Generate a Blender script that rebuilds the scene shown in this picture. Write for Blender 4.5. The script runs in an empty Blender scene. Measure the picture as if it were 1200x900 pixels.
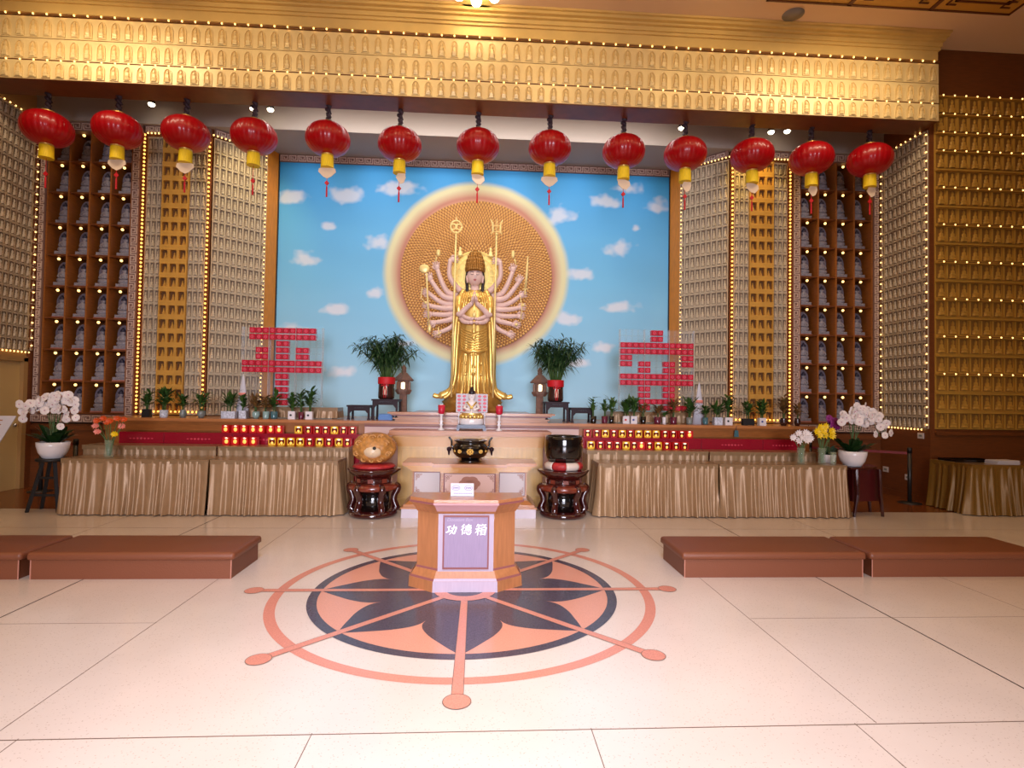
import bpy, math, random
from mathutils import Vector, Matrix
random.seed(7)
PI = math.pi
C = bpy.context.scene.collection
sin, cos = math.sin, math.cos

# ------------------------------------------------------------------ materials
def lin(c):
    return tuple((x / 12.92 if x <= .04045 else ((x + .055) / 1.055) ** 2.4) for x in c)

def rgb(r, g, b):
    return lin((r / 255., g / 255., b / 255.)) + (1.,)

def mat(name, col, rough=.5, metal=0., emit=None, es=1., var=0., vscale=8., bump=0., bscale=40., coat=0.,
        stretch=None, spec=None, attr=None, alpha=None, trans=0.):
    m = bpy.data.materials.new(name)
    m.use_nodes = True
    nt = m.node_tree
    b = nt.nodes['Principled BSDF']
    b.inputs['Base Color'].default_value = col
    b.inputs['Roughness'].default_value = rough
    b.inputs['Metallic'].default_value = metal
    b.inputs['Coat Weight'].default_value = coat
    b.inputs['Coat Roughness'].default_value = .08
    if spec is not None:
        b.inputs['Specular IOR Level'].default_value = spec
    if trans:
        b.inputs['Transmission Weight'].default_value = trans
    if alpha is not None:
        b.inputs['Alpha'].default_value = alpha
    if emit:
        b.inputs['Emission Color'].default_value = emit
        b.inputs['Emission Strength'].default_value = es
    if attr:
        a = nt.nodes.new('ShaderNodeAttribute')
        a.attribute_name = attr
        nt.links.new(a.outputs['Color'], b.inputs['Base Color'])
    if var or bump:
        tc = nt.nodes.new('ShaderNodeTexCoord')
        mp = nt.nodes.new('ShaderNodeMapping')
        if stretch:
            mp.inputs['Scale'].default_value = stretch
        nt.links.new(tc.outputs['Object'], mp.inputs['Vector'])
    if var:
        n = nt.nodes.new('ShaderNodeTexNoise')
        n.inputs['Scale'].default_value = vscale
        n.inputs['Detail'].default_value = 4
        nt.links.new(mp.outputs['Vector'], n.inputs['Vector'])
        r = nt.nodes.new('ShaderNodeValToRGB')
        r.color_ramp.elements[0].position = .3
        r.color_ramp.elements[1].position = .7
        r.color_ramp.elements[0].color = tuple(max(0, x * (1 - var)) for x in col[:3]) + (1,)
        r.color_ramp.elements[1].color = tuple(min(1, x * (1 + var)) for x in col[:3]) + (1,)
        nt.links.new(n.outputs['Fac'], r.inputs['Fac'])
        nt.links.new(r.outputs['Color'], b.inputs['Base Color'])
    if bump:
        n2 = nt.nodes.new('ShaderNodeTexNoise')
        n2.inputs['Scale'].default_value = bscale
        nt.links.new(mp.outputs['Vector'], n2.inputs['Vector'])
        bp = nt.nodes.new('ShaderNodeBump')
        bp.inputs['Strength'].default_value = bump
        bp.inputs['Distance'].default_value = .01
        nt.links.new(n2.outputs['Fac'], bp.inputs['Height'])
        nt.links.new(bp.outputs['Normal'], b.inputs['Normal'])
    m.cycles.emission_sampling = 'NONE' if emit else 'AUTO'
    return m

M = {}
# terrazzo floor
def floor_mat():
    m = mat('terrazzo', rgb(222, 208, 196), .16)
    nt = m.node_tree
    b = nt.nodes['Principled BSDF']
    tc = nt.nodes.new('ShaderNodeTexCoord')
    v = nt.nodes.new('ShaderNodeTexVoronoi'); v.inputs['Scale'].default_value = 55
    n = nt.nodes.new('ShaderNodeTexNoise'); n.inputs['Scale'].default_value = .8; n.inputs['Detail'].default_value = 5
    nt.links.new(tc.outputs['Object'], v.inputs['Vector']); nt.links.new(tc.outputs['Object'], n.inputs['Vector'])
    r = nt.nodes.new('ShaderNodeValToRGB')
    r.color_ramp.elements[0].position = .08; r.color_ramp.elements[0].color = rgb(190, 172, 155)
    r.color_ramp.elements[1].position = .22; r.color_ramp.elements[1].color = rgb(224, 211, 199)
    nt.links.new(v.outputs['Distance'], r.inputs['Fac'])
    r2 = nt.nodes.new('ShaderNodeValToRGB')
    r2.color_ramp.elements[0].position = .3; r2.color_ramp.elements[0].color = (.86, .85, .84, 1)
    r2.color_ramp.elements[1].position = .7; r2.color_ramp.elements[1].color = (1, 1, 1, 1)
    nt.links.new(n.outputs['Fac'], r2.inputs['Fac'])
    mx = nt.nodes.new('ShaderNodeMixRGB'); mx.blend_type = 'MULTIPLY'; mx.inputs[0].default_value = 1
    nt.links.new(r.outputs['Color'], mx.inputs[1]); nt.links.new(r2.outputs['Color'], mx.inputs[2])
    nt.links.new(mx.outputs['Color'], b.inputs['Base Color'])
    b.inputs['Specular IOR Level'].default_value = .7
    return m
M['floor'] = floor_mat()
M['joint'] = mat('floor joint', rgb(105, 85, 70), .5)
M['joint2'] = mat('dark floor joint', rgb(45, 30, 22), .5)
M['salmon'] = mat('salmon terrazzo', rgb(208, 140, 120), .18, var=.12, vscale=120)
M['salmon2'] = mat('pink terrazzo', rgb(214, 152, 128), .18, var=.1, vscale=120)
M['darkstone'] = mat('slate terrazzo', rgb(78, 72, 84), .18, var=.3, vscale=90)
M['brownfloor'] = mat('brown vinyl floor', rgb(120, 66, 30), .25, var=.1)
M['ceil'] = mat('painted ceiling', rgb(232, 196, 156), .8)
M['ceil2'] = mat('recess ceiling paint', rgb(164, 152, 142), .8)
M['coffer'] = mat('gilt ceiling panel', rgb(205, 150, 60), .5)
M['cofferline'] = mat('dark red ceiling frame', rgb(95, 42, 20), .5)
M['goldwall'] = mat('gilt plaster', rgb(222, 186, 112), .42, .15, var=.06, vscale=3)
M['goldtile'] = mat('gilt relief tile', rgb(232, 204, 142), .38, .1, var=.05, vscale=5)
M['goldtile2'] = mat('ochre relief tile', rgb(196, 150, 62), .42, .1, var=.06, vscale=5)
M['stonetile'] = mat('stone relief tile', rgb(202, 184, 156), .6, var=.08, vscale=10)
M['niche'] = mat('ochre niche panel', rgb(202, 150, 62), .5, var=.08)
M['wood'] = mat('honey wood', rgb(156, 94, 40), .35, var=.16, vscale=6, stretch=(1, 1, 12), coat=.2)
M['woodh'] = mat('honey wood horizontal grain', rgb(182, 118, 66), .32, var=.14, vscale=5, stretch=(1, 9, 14), coat=.3)
M['wooddark'] = mat('brown wood', rgb(112, 60, 24), .42, var=.15, vscale=6, stretch=(1, 1, 8))
M['woodlit'] = mat('orange lit wood', rgb(205, 128, 30), .4, var=.12, vscale=6, stretch=(6, 6, 1))
M['altarwood'] = mat('pale altar wood', rgb(202, 158, 86), .32, var=.1, vscale=4, stretch=(6, 6, 1), coat=.2)
M['boxwood'] = mat('donation box wood', rgb(172, 112, 70), .3, var=.12, vscale=5, stretch=(8, 8, 1), coat=.3)
M['boxfront'] = mat('daylit box front laminate', rgb(178, 162, 178), .5, var=.04, vscale=6, stretch=(12, 12, 1), spec=.25)
M['boxpanel'] = mat('daylit box panel laminate', rgb(150, 132, 158), .5, var=.06, vscale=9, stretch=(16, 16, 1), spec=.25)
M['boxmould'] = mat('rosy moulding', rgb(136, 82, 80), .4, spec=.3)
M['pinkpanel'] = mat('pink altar panel', rgb(224, 186, 172), .35, coat=.3)
M['carve'] = mat('carved brown ornament', rgb(168, 112, 88), .5)
M['white'] = mat('white paint', rgb(214, 204, 204), .4)
M['border'] = mat('mauve border strip', rgb(132, 100, 90), .6)
M['key'] = mat('pale meander line', rgb(214, 190, 176), .5)
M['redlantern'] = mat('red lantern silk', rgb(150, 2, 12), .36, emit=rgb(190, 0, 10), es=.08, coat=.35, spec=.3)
M['gold'] = mat('polished gold', rgb(232, 192, 104), .32, .62)
M['palegold'] = mat('pale bright gold', rgb(250, 226, 150), .35, .2)
M['golddeep'] = mat('deep gold', rgb(160, 112, 48), .38, .6)
M['yellowfr'] = mat('yellow fringe', rgb(240, 205, 20), .6, var=.15, vscale=40, stretch=(4, 4, .3))
M['card'] = mat('cream card', rgb(232, 208, 180), .6)
M['redtas'] = mat('red cord', rgb(200, 16, 30), .6)
M['cord'] = mat('plum cord', rgb(52, 34, 44), .6, var=.5, vscale=60)
M['bulb'] = mat('warm bulb', rgb(255, 200, 110), .4, emit=(1, .58, .18, 1), es=3.4)
M['bulb2'] = mat('orange bulb', rgb(255, 180, 80), .4, emit=(1, .46, .09, 1), es=2.8)
M['wire'] = mat('string light wire', rgb(120, 66, 20), .6)
M['lampwhite'] = mat('lamp glow', rgb(255, 250, 235), .4, emit=(1, .88, .62, 1), es=14)
M['lampsoft'] = mat('lantern glow', rgb(255, 240, 190), .4, emit=(1, .82, .5, 1), es=3.)
M['metal'] = mat('dark metal', rgb(60, 58, 56), .35, .6)
M['chrome'] = mat('bright steel', rgb(205, 205, 205), .2, .9)
M['statstone'] = mat('grey resin', rgb(150, 144, 152), .55, var=.2, vscale=40)
M['stathalo'] = mat('dark grey resin', rgb(112, 106, 122), .6, var=.25, vscale=60)
M['stathair'] = mat('dark resin', rgb(52, 52, 74), .5)
M['pinkbase'] = mat('pink plaque', rgb(206, 130, 110), .5)
M['skin'] = mat('statue pale skin', rgb(226, 194, 184), .4, var=.03)
M['hair'] = mat('statue dark hair', rgb(38, 24, 26), .4)
M['lips'] = mat('statue lips', rgb(178, 70, 72), .4)
M['eye'] = mat('statue eyelid line', rgb(92, 64, 66), .5)
M['black'] = mat('black lacquer', rgb(18, 13, 12), .12, coat=.6)
M['blackm'] = mat('matt black', rgb(20, 18, 18), .5)
M['redwood'] = mat('dark rosewood lacquer', rgb(58, 14, 14), .14, coat=.9, var=.2, vscale=3)
M['redwood2'] = mat('reddish rosewood band', rgb(118, 46, 30), .25, coat=.5, var=.3, vscale=20)
M['ebony'] = mat('dark purple ebony', rgb(44, 24, 30), .5, spec=.2)
M['fishwood'] = mat('carved amber wood', rgb(190, 132, 66), .42, var=.3, vscale=22, bump=1.0, bscale=26)
M['fishpale'] = mat('pale polished wood', rgb(222, 196, 160), .3)
M['cushred'] = mat('red brocade', rgb(176, 42, 44), .5, var=.3, vscale=25)
M['cushwhite'] = mat('cream brocade', rgb(222, 205, 190), .5)
M['bench'] = mat('brown vinyl', rgb(122, 68, 42), .45, bump=.15, bscale=90)
M['benchdark'] = mat('bench seam shadow', rgb(50, 20, 14), .6)
M['piping'] = mat('pale worn piping', rgb(190, 130, 110), .4)
M['cloth'] = mat('champagne satin', rgb(168, 134, 98), .42, .2, var=.06, vscale=12)
M['clothtop'] = mat('champagne cloth top', rgb(146, 116, 82), .3, .1, coat=.3)
M['clothgold'] = mat('old gold satin', rgb(132, 96, 36), .42, .2, var=.06, vscale=12)
M['magenta'] = mat('crimson gloss panel', rgb(150, 12, 38), .22, coat=.4)
M['magline'] = mat('pink printed motif', rgb(214, 70, 90), .4)
M['redglass'] = mat('red glass cup', rgb(190, 24, 52), .25, emit=rgb(200, 16, 40), es=.10, coat=.4)
M['redpale'] = mat('pale red emblem', rgb(222, 96, 116), .3, emit=rgb(220, 60, 80), es=.06)
M['boxred'] = mat('red lamp box', rgb(186, 12, 18), .3, emit=rgb(230, 10, 12), es=.12, coat=.4)
M['boxgold'] = mat('gold lamp box frame', rgb(236, 190, 50), .3, .2, emit=rgb(240, 180, 30), es=.12)
M['boxdark'] = mat('lamp box window', rgb(96, 20, 12), .2)
M['flame'] = mat('small amber glow', rgb(255, 200, 80), .3, emit=(1, .42, .10, 1), es=1.1)
M['flamew'] = mat('small white glow', rgb(255, 230, 200), .3, emit=(1, .7, .5, 1), es=1.5)
M['acrylic'] = mat('clear acrylic', rgb(235, 240, 245), .08, alpha=.05, spec=.8)
M['acryledge'] = mat('acrylic edge', rgb(240, 244, 250), .2, alpha=.3)
M['glass'] = mat('clear glass', rgb(190, 210, 180), .05, alpha=.2, spec=.9)
M['leaf'] = mat('dark bamboo leaf', rgb(44, 74, 36), .5, var=.35, vscale=14)
M['leaf2'] = mat('orchid leaf', rgb(30, 60, 26), .35, var=.2, vscale=9)
M['stem'] = mat('green stem', rgb(76, 104, 52), .5, var=.2)
M['leafpot'] = mat('lucky bamboo leaf', rgb(58, 92, 34), .5, var=.35, vscale=30)
M['leafred'] = mat('reddish leaf', rgb(120, 86, 44), .5, var=.35, vscale=30)
M['petal'] = mat('white petal', rgb(240, 230, 226), .5)
M['petalpink'] = mat('pink orchid throat', rgb(196, 120, 150), .5)
M['purple'] = mat('purple petal', rgb(130, 30, 110), .5)
M['yellowp'] = mat('yellow petal', rgb(244, 206, 16), .5)
M['orangep'] = mat('orange petal', rgb(214, 84, 30), .5)
M['pinkp'] = mat('pink petal', rgb(236, 140, 124), .5)
M['ceramic'] = mat('white ceramic', rgb(236, 230, 230), .18, coat=.5)
M['porc'] = mat('blue white porcelain', rgb(205, 212, 226), .2, var=.35, vscale=34)
M['greyc'] = mat('grey ceramic', rgb(128, 134, 128), .3, var=.2, vscale=30)
M['teal'] = mat('teal glass', rgb(70, 112, 120), .12, coat=.5)
M['tealpale'] = mat('pale teal glass', rgb(150, 182, 176), .15, coat=.5)
M['plum'] = mat('plum ceramic', rgb(104, 34, 56), .2, coat=.4)
M['brownpot'] = mat('dark brown ceramic', rgb(60, 34, 28), .25, coat=.4)
M['bluemark'] = mat('blue mark', rgb(60, 80, 150), .5)
M['redmark'] = mat('red mark', rgb(200, 40, 40), .5)
M['inkmark'] = mat('black mark', rgb(30, 30, 34), .5)
M['lstone'] = mat('brown lantern stone', rgb(132, 98, 82), .7, var=.2, vscale=20, bump=.5)
M['paper'] = mat('white paper', rgb(206, 204, 212), .6)
M['purpleink'] = mat('purple ink', rgb(96, 70, 140), .6)
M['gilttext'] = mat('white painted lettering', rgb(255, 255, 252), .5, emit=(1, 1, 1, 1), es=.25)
M['fadetext'] = mat('faded white lettering', rgb(176, 162, 182), .5)
M['door'] = mat('cream door', rgb(210, 180, 122), .5)
M['doorframe'] = mat('door frame', rgb(176, 138, 86), .5)
M['belt'] = mat('red belt', rgb(120, 14, 18), .5)
M['navy'] = mat('navy stand', rgb(40, 52, 84), .3)
M['speaker'] = mat('grey speaker mesh', rgb(140, 130, 122), .7)
M['marble'] = mat('white step stone', rgb(206, 194, 204), .2, var=.05, vscale=6)
M['candle'] = mat('red candle', rgb(204, 30, 60), .4)
M['bluecloth'] = mat('blue folded cloth', rgb(96, 140, 200), .6)

# ------------------------------------------------------------------ mesh builder
class MB:
    def __init__(s):
        s.v = []; s.f = []; s.m = []; s.cur = 0; s.sm = []; s.smooth = False
    def add(s, vs, fs):
        o = len(s.v)
        s.v += [tuple(x) for x in vs]
        for f in fs:
            s.f.append(tuple(o + i for i in f)); s.m.append(s.cur); s.sm.append(s.smooth)
        return s
    def box(s, x0, x1, y0, y1, z0, z1):
        if x0 > x1: x0, x1 = x1, x0
        if y0 > y1: y0, y1 = y1, y0
        if z0 > z1: z0, z1 = z1, z0
        return s.add([(x0, y0, z0), (x1, y0, z0), (x1, y1, z0), (x0, y1, z0), (x0, y0, z1), (x1, y0, z1), (x1, y1, z1), (x0, y1, z1)],
              [(0, 3, 2, 1), (4, 5, 6, 7), (0, 1, 5, 4), (1, 2, 6, 5), (2, 3, 7, 6), (3, 0, 4, 7)])
    def cbox(s, c, sx, sy, sz, rz=0):
        vs = []
        for z in (-.5, .5):
            for x, y in ((-.5, -.5), (.5, -.5), (.5, .5), (-.5, .5)):
                a, b = x * sx, y * sy
                vs.append((c[0] + a * cos(rz) - b * sin(rz), c[1] + a * sin(rz) + b * cos(rz), c[2] + z * sz))
        return s.add(vs, [(0, 3, 2, 1), (4, 5, 6, 7), (0, 1, 5, 4), (1, 2, 6, 5), (2, 3, 7, 6), (3, 0, 4, 7)])
    def fbox(s, O, U, V, W, u0, u1, v0, v1, w0, w1):
        P = lambda a, b, c: O + U * a + V * b + W * c
        return s.add([P(u0, v0, w0), P(u1, v0, w0), P(u1, v1, w0), P(u0, v1, w0), P(u0, v0, w1), P(u1, v0, w1), P(u1, v1, w1), P(u0, v1, w1)],
              [(0, 3, 2, 1), (4, 5, 6, 7), (0, 1, 5, 4), (1, 2, 6, 5), (2, 3, 7, 6), (3, 0, 4, 7)])
    def prism(s, poly, z0, z1, top=1.0, c=(0, 0)):
        n = len(poly)
        vs = [(x, y, z0) for x, y in poly] + [(c[0] + (x - c[0]) * top, c[1] + (y - c[1]) * top, z1) for x, y in poly]
        return s.add(vs, [tuple(range(n))[::-1], tuple(range(n, 2 * n))] + [(i, (i + 1) % n, n + (i + 1) % n, n + i) for i in range(n)])
    def fprism(s, O, U, V, W, poly, w0, w1):
        n = len(poly)
        vs = [O + U * a + V * b + W * w0 for a, b in poly] + [O + U * a + V * b + W * w1 for a, b in poly]
        return s.add(vs, [tuple(range(n))[::-1], tuple(range(n, 2 * n))] + [(i, (i + 1) % n, n + (i + 1) % n, n + i) for i in range(n)])
    def rings(s, rings, cap=True, close=True):
        n = len(rings[0]); vs = [p for r in rings for p in r]; fs = []
        for k in range(len(rings) - 1):
            for i in range(n if close else n - 1):
                j = (i + 1) % n
                fs.append((k * n + i, k * n + j, (k + 1) * n + j, (k + 1) * n + i))
        if cap and close:
            fs.append(tuple(range(n))[::-1]); fs.append(tuple(range((len(rings) - 1) * n, len(rings) * n)))
        return s.add(vs, fs)
    def lathe(s, prof, c=(0, 0, 0), seg=24, sx=1., sy=1., fn=None, cap=True):
        R = []
        for r, z in prof:
            ring = []
            for i in range(seg):
                a = 2 * PI * i / seg
                q = r * (fn(a, z) if fn else 1)
                ring.append((c[0] + q * cos(a) * sx, c[1] + q * sin(a) * sy, c[2] + z))
            R.append(ring)
        return s.rings(R, cap)
    def sph(s, c, r, sx=1, sy=1, sz=1, seg=12, rn=8):
        prof = [(max(1e-4, r * sin(PI * k / rn)), -r * cos(PI * k / rn) * sz) for k in range(rn + 1)]
        return s.lathe(prof, c, seg, sx, sy)
    def tube(s, pts, r, seg=8, flat=1.0):
        pts = [Vector(p) for p in pts]
        if not hasattr(r, '__len__'): r = [r] * len(pts)
        R = []; up = None
        for i, p in enumerate(pts):
            t = (pts[min(i + 1, len(pts) - 1)] - pts[max(i - 1, 0)])
            if t.length < 1e-9: t = Vector((0, 0, 1))
            t.normalize()
            if up is None:
                up = Vector((0, 1, 0)) if abs(t.y) < .9 else Vector((1, 0, 0))
            a = t.cross(up).normalized(); b = a.cross(t).normalized(); up = b
            R.append([p + a * (cos(2 * PI * k / seg) * r[i]) + b * (sin(2 * PI * k / seg) * r[i] * flat) for k in range(seg)])
        return s.rings(R)
    def bar(s, a, b, w, h=None):
        return s.tube([a, b], w, 4 if h is None else 4)
    def build(s, name, mats, parent=None, world=True, kind=None, label=None):
        me = bpy.data.meshes.new(name)
        off = Vector((0, 0, 0))
        if parent is not None and world:
            p = parent
            while p is not None:
                off += p.location; p = p.parent
        me.from_pydata([(x - off.x, y - off.y, z - off.z) for x, y, z in s.v], [], s.f)
        if not isinstance(mats, (list, tuple)): mats = [mats]
        for m in mats: me.materials.append(m)
        me.polygons.foreach_set('material_index', s.m)
        me.polygons.foreach_set('use_smooth', s.sm)
        me.update()
        o = bpy.data.objects.new(name, me)
        C.objects.link(o)
        if parent is not None: o.parent = parent
        if kind: o['kind'] = kind
        if label: o['label'] = label
        return o

def smooth_interp(pts, n):
    """Catmull-Rom through pts (tuples of any length)"""
    out = []; P = [pts[0]] + list(pts) + [pts[-1]]
    for i in range(1, len(P) - 2):
        for k in range(n):
            t = k / n; a, b, c, d = P[i - 1], P[i], P[i + 1], P[i + 2]
            out.append(tuple(.5 * ((2 * b[j]) + (-a[j] + c[j]) * t + (2 * a[j] - 5 * b[j] + 4 * c[j] - d[j]) * t * t + (-a[j] + 3 * b[j] - 3 * c[j] + d[j]) * t ** 3) for j in range(len(b))))
    out.append(tuple(pts[-1]))
    return out

def thing(name, label, cat, loc=(0, 0, 0), group=None, kind=None):
    o = bpy.data.objects.new(name, None); C.objects.link(o)
    o.empty_display_size = .05
    o.location = loc; o['label'] = label; o['category'] = cat
    if group: o['group'] = group
    if kind: o['kind'] = kind
    return o
def tag(o, label, cat, group=None, kind=None):
    o['label'] = label; o['category'] = cat
    if group: o['group'] = group
    if kind: o['kind'] = kind
    return o
def dup(root, loc, label, group=None):
    r = root.copy(); C.objects.link(r); r.location = loc; r['label'] = label
    if group: r['group'] = group
    for ch in list(root.children):
        c = ch.copy(); C.objects.link(c); c.parent = r
        for g in list(ch.children):
            d = g.copy(); C.objects.link(d); d.parent = c
    return r
ORD = ['first', 'second', 'third', 'fourth', 'fifth', 'sixth', 'seventh', 'eighth', 'ninth', 'tenth', 'eleventh', 'twelfth', 'thirteenth', 'fourteenth']
X1, Y1, Z1 = Vector((1, 0, 0)), Vector((0, 1, 0)), Vector((0, 0, 1))

# ------------------------------------------------------------------ camera
CL = Vector((.0877, -4.5415, 1.55)); yaw, pitch, roll = .05801, .024756, .0159684
fw = Vector((sin(yaw) * cos(pitch), cos(yaw) * cos(pitch), sin(pitch)))
r0 = Vector((cos(yaw), -sin(yaw), 0)); u0 = r0.cross(fw)
rr = r0 * cos(roll) + u0 * sin(roll); uu = -r0 * sin(roll) + u0 * cos(roll)
cam = bpy.data.cameras.new('camera'); co = bpy.data.objects.new('camera', cam); C.objects.link(co)
co.matrix_world = Matrix(((rr.x, uu.x, -fw.x, CL.x), (rr.y, uu.y, -fw.y, CL.y), (rr.z, uu.z, -fw.z, CL.z), (0, 0, 0, 1)))
cam.sensor_width = 36; cam.sensor_fit = 'HORIZONTAL'; cam.lens = 654.1 / 1200 * 36; cam.clip_end = 200
bpy.context.scene.camera = co

# ------------------------------------------------------------------ setting
ZC = 7.2      # hall ceiling
ZS = 5.93     # soffit of the shrine recess
b = MB(); b.box(-15, 15, -14, 3.15, -.1, 0); b.build('floor', M['floor'], kind='structure')
b = MB(); b.box(-15, 15, 3.15, 6.4, -.1, 0); b.build('floor_recess', M['brownfloor'], kind='structure')
b = MB(); b.box(-15, 15, -14, 3.9, ZC, ZC + .1); b.build('ceiling', M['ceil'], kind='structure')
# joints
b = MB()
def jl(x0, y0, x1, y1, w=.006):
    if x0 == x1: b.box(x0 - w / 2, x0 + w / 2, y0, y1, 0, .0008)
    else: b.box(x0, x1, y0 - w / 2, y0 + w / 2, 0, .0008)
for x in (-2.06, 2.04): jl(x, -1.9, x, 3.1, .004)
for s in (-1, 1):
    jl(s * 2.05, -.62, s * 15, -.62, .003)
    jl(s * 4.25, -14, s * 4.25, 3.1, .003)
for x in (-1.93, -.65, .64, 1.93): jl(x, -14, x, -1.9, .004)
jl(-15, -1.91, 15, -1.91, .006)
jl(-15, 2.1, 15, 2.1, .003)
b.build('trim_1', M['joint'], kind='structure')
b = MB(); jl(-3.14, -1.9, -3.14, 3.1, .010); jl(3.1, -1.9, 3.1, 3.1, .010)
b.build('trim_2', M['joint2'], kind='structure')

# compass inlay
comp = thing('floor_medallion', 'large round compass rose inlaid in the pale floor around the donation box', 'floor inlay', (0, 0, 0))
comp['kind'] = 'structure'
def flat_ring(mb, r0, r1, z, seg=128, h=.0006):
    vs = []; fs = []
    for i in range(seg):
        a = 2 * PI * i / seg
        vs += [(r0 * cos(a), r0 * sin(a), z), (r1 * cos(a), r1 * sin(a), z)]
    for i in range(seg):
        j = (i + 1) % seg
        fs.append((2 * i, 2 * i + 1, 2 * j + 1, 2 * j))
    mb.add(vs, fs)
b = MB(); flat_ring(b, .2, 1.15, .0012); b.build('disc_field', M['salmon2'], comp)
b = MB(); flat_ring(b, 1.128, 1.2, .0024); b.build('dark_ring', M['darkstone'], comp)
b = MB(); flat_ring(b, 1.41, 1.485, .0016); b.build('outer_ring', M['salmon'], comp)
for k in range(8):
    a0 = k * PI / 4; b = MB()
    half = [(0.20, .083), (.42, .174), (.62, .257), (.70, .272), (.78, .255), (.88, .205), (.97, .14), (1.05, .08), (1.12, .022), (1.15, 0.005)]
    half = smooth_interp(half, 4)
    vs = []; 
    for r, h in half:
        for sgn in (-1, 1):
            x, y = r, sgn * min(h, r * math.tan(PI / 8))
            vs.append((x * cos(a0) - y * sin(a0), x * sin(a0) + y * cos(a0), .0018))
    b.add(vs, [(2 * i, 2 * i + 2, 2 * i + 3, 2 * i + 1) for i in range(len(half) - 1)])
    b.build('petal', M['darkstone'], comp)
for k in range(8):
    a0 = k * PI / 4; b = MB()
    r0_, r1_, w = .2, 1.61, .03
    vs = [(r0_, -w * .8), (r1_, -w), (r1_, w), (r0_, w * .8)]
    b.add([(x * cos(a0) - y * sin(a0), x * sin(a0) + y * cos(a0), .003) for x, y in vs], [(0, 1, 2, 3)])
    cx_, cy_ = 1.655 * cos(a0), 1.655 * sin(a0)
    b.add([(cx_ + .07 * cos(t * PI / 16), cy_ + .07 * sin(t * PI / 16), .0034) for t in range(32)], [tuple(range(32))])
    b.build('spoke', M['salmon'], comp)
    bb = MB(); n = 32
    vs = []
    for t in range(n):
        for r in (.070, .074): vs.append((cx_ + r * cos(t * 2 * PI / n), cy_ + r * sin(t * 2 * PI / n), .0036))
    bb.add(vs, [(2 * i, 2 * i + 1, (2 * i + 3) % (2 * n), (2 * i + 2) % (2 * n)) for i in range(n)])
    for sg in (-1, 1):
        vs = [(r0_, sg * w * .8), (r1_ - .01, sg * w), (r1_ - .01, sg * (w + .003)), (r0_, sg * (w * .8 + .003))]
        bb.add([(x * cos(a0) - y * sin(a0), x * sin(a0) + y * cos(a0), .0033) for x, y in vs], [(0, 1, 2, 3) if sg > 0 else (3, 2, 1, 0)])
    bb.build('spoke_outline', M['joint'], comp)
b = MB(); flat_ring(b, .155, .25, .0042); b.build('hub_ring', M['salmon'], comp)
b = MB(); flat_ring(b, .001, .155, .0042, 48); b.build('hub_disc', M['darkstone'], comp)

# side walls of the recess, rear walls, front walls
b = MB(); b.box(7.13, 7.33, 3.8, 6.0, 0, 6.3); b.build('wall_right', M['wooddark'], kind='structure')
b = MB(); b.box(-7.33, -7.13, 4.78, 6.0, 0, 6.3); b.box(-7.33, -7.13, 3.8, 4.78, 2.06, 6.3); b.box(-7.33, -7.13, 3.8, 3.9, 0, 2.06); b.build('wall_left', M['doorframe'], kind='structure')
b = MB(); b.box(7.33, 15, 3.8, 4.0, 0, ZC); b.box(7.13, 7.33, 3.801, 4.0, 6.3, ZC); b.build('wall_front_right', M['wooddark'], kind='structure')
b = MB(); b.box(-15, -7.33, 3.8, 4.0, 0, ZC); b.box(-7.33, -7.13, 3.801, 4.0, 6.3, ZC); b.build('wall_front_left', M['wooddark'], kind='structure')
for s, nm in ((-1, 'wall_hall_left'), (1, 'wall_hall_right')):
    b = MB(); b.box(s * 14.8, s * 15, -14, 3.8, 0, ZC); b.build(nm, M['doorframe'], kind='structure')
# wainscot rail below right relief panel
b = MB(); b.box(7.2, 15, 3.76, 3.8, 1.08, 1.13); b.box(7.2, 15, 3.77, 3.8, .0, .1); b.build('baseboard_right', M['wooddark'], kind='structure')
b = MB(); b.box(7.11, 7.13, 3.8, 4.88, 0, .1); b.build('baseboard_side', M['wooddark'], kind='structure')
# wall behind the cabinets and mural
b = MB(); b.box(-7.13, 7.13, 6.0, 6.2, 0, 6.3); b.build('wall_back', M['wooddark'], kind='structure')
# soffit slabs: low one behind, raised slot in front
b = MB()
b.box(-7.13, 7.13, 4.8, 6.0, ZS, 6.6)
b.box(-7.13, 7.13, 4.05, 4.8, 6.35, 6.6)
b.build('ceiling_recess', M['ceil2'], kind='structure')
# header beam
b = MB(); b.box(-7.11, 7.11, 3.62, 4.05, ZS, ZC); b.build('wall_header', M['wooddark'], kind='structure')
# cornice (stepped mouldings) and frieze
b = MB()
b.box(-7.06, 7.06, 3.55, 3.62, 6.86, 7.0)
for (y, z0, z1) in ((3.52, 7.0, 7.04), (3.49, 7.04, 7.10), (3.44, 7.10, 7.13), (3.38, 7.13, 7.17), (3.34, 7.17, 7.2)):
    b.box(-7.06 - (3.62 - y) * .2, 7.06 + (3.62 - y) * .2, y, 3.62, z0, z1)
b.build('trim_3', M['goldwall'], kind='structure')
# door in the left side wall
b = MB(); b.box(-7.2, -7.16, 3.9, 4.7, 0, 2.0); d = b.build('door_1', M['door'], kind='structure')
b = MB(); b.sph((-7.14, 4.62, 1.0), .03); b.build('door_handle', M['chrome'], d)
b = MB(); b.box(-7.17, -7.1, 4.7, 4.78, 0, 2.06); b.box(-7.17, -7.1, 3.9, 4.78, 2.0, 2.08); b.build('trim_4', M['doorframe'], kind='structure')
b = MB(); b.box(-7.13, -7.09, 4.78, 4.88, 0, ZS); b.build('trim_5', M['wooddark'], kind='structure')

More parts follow.
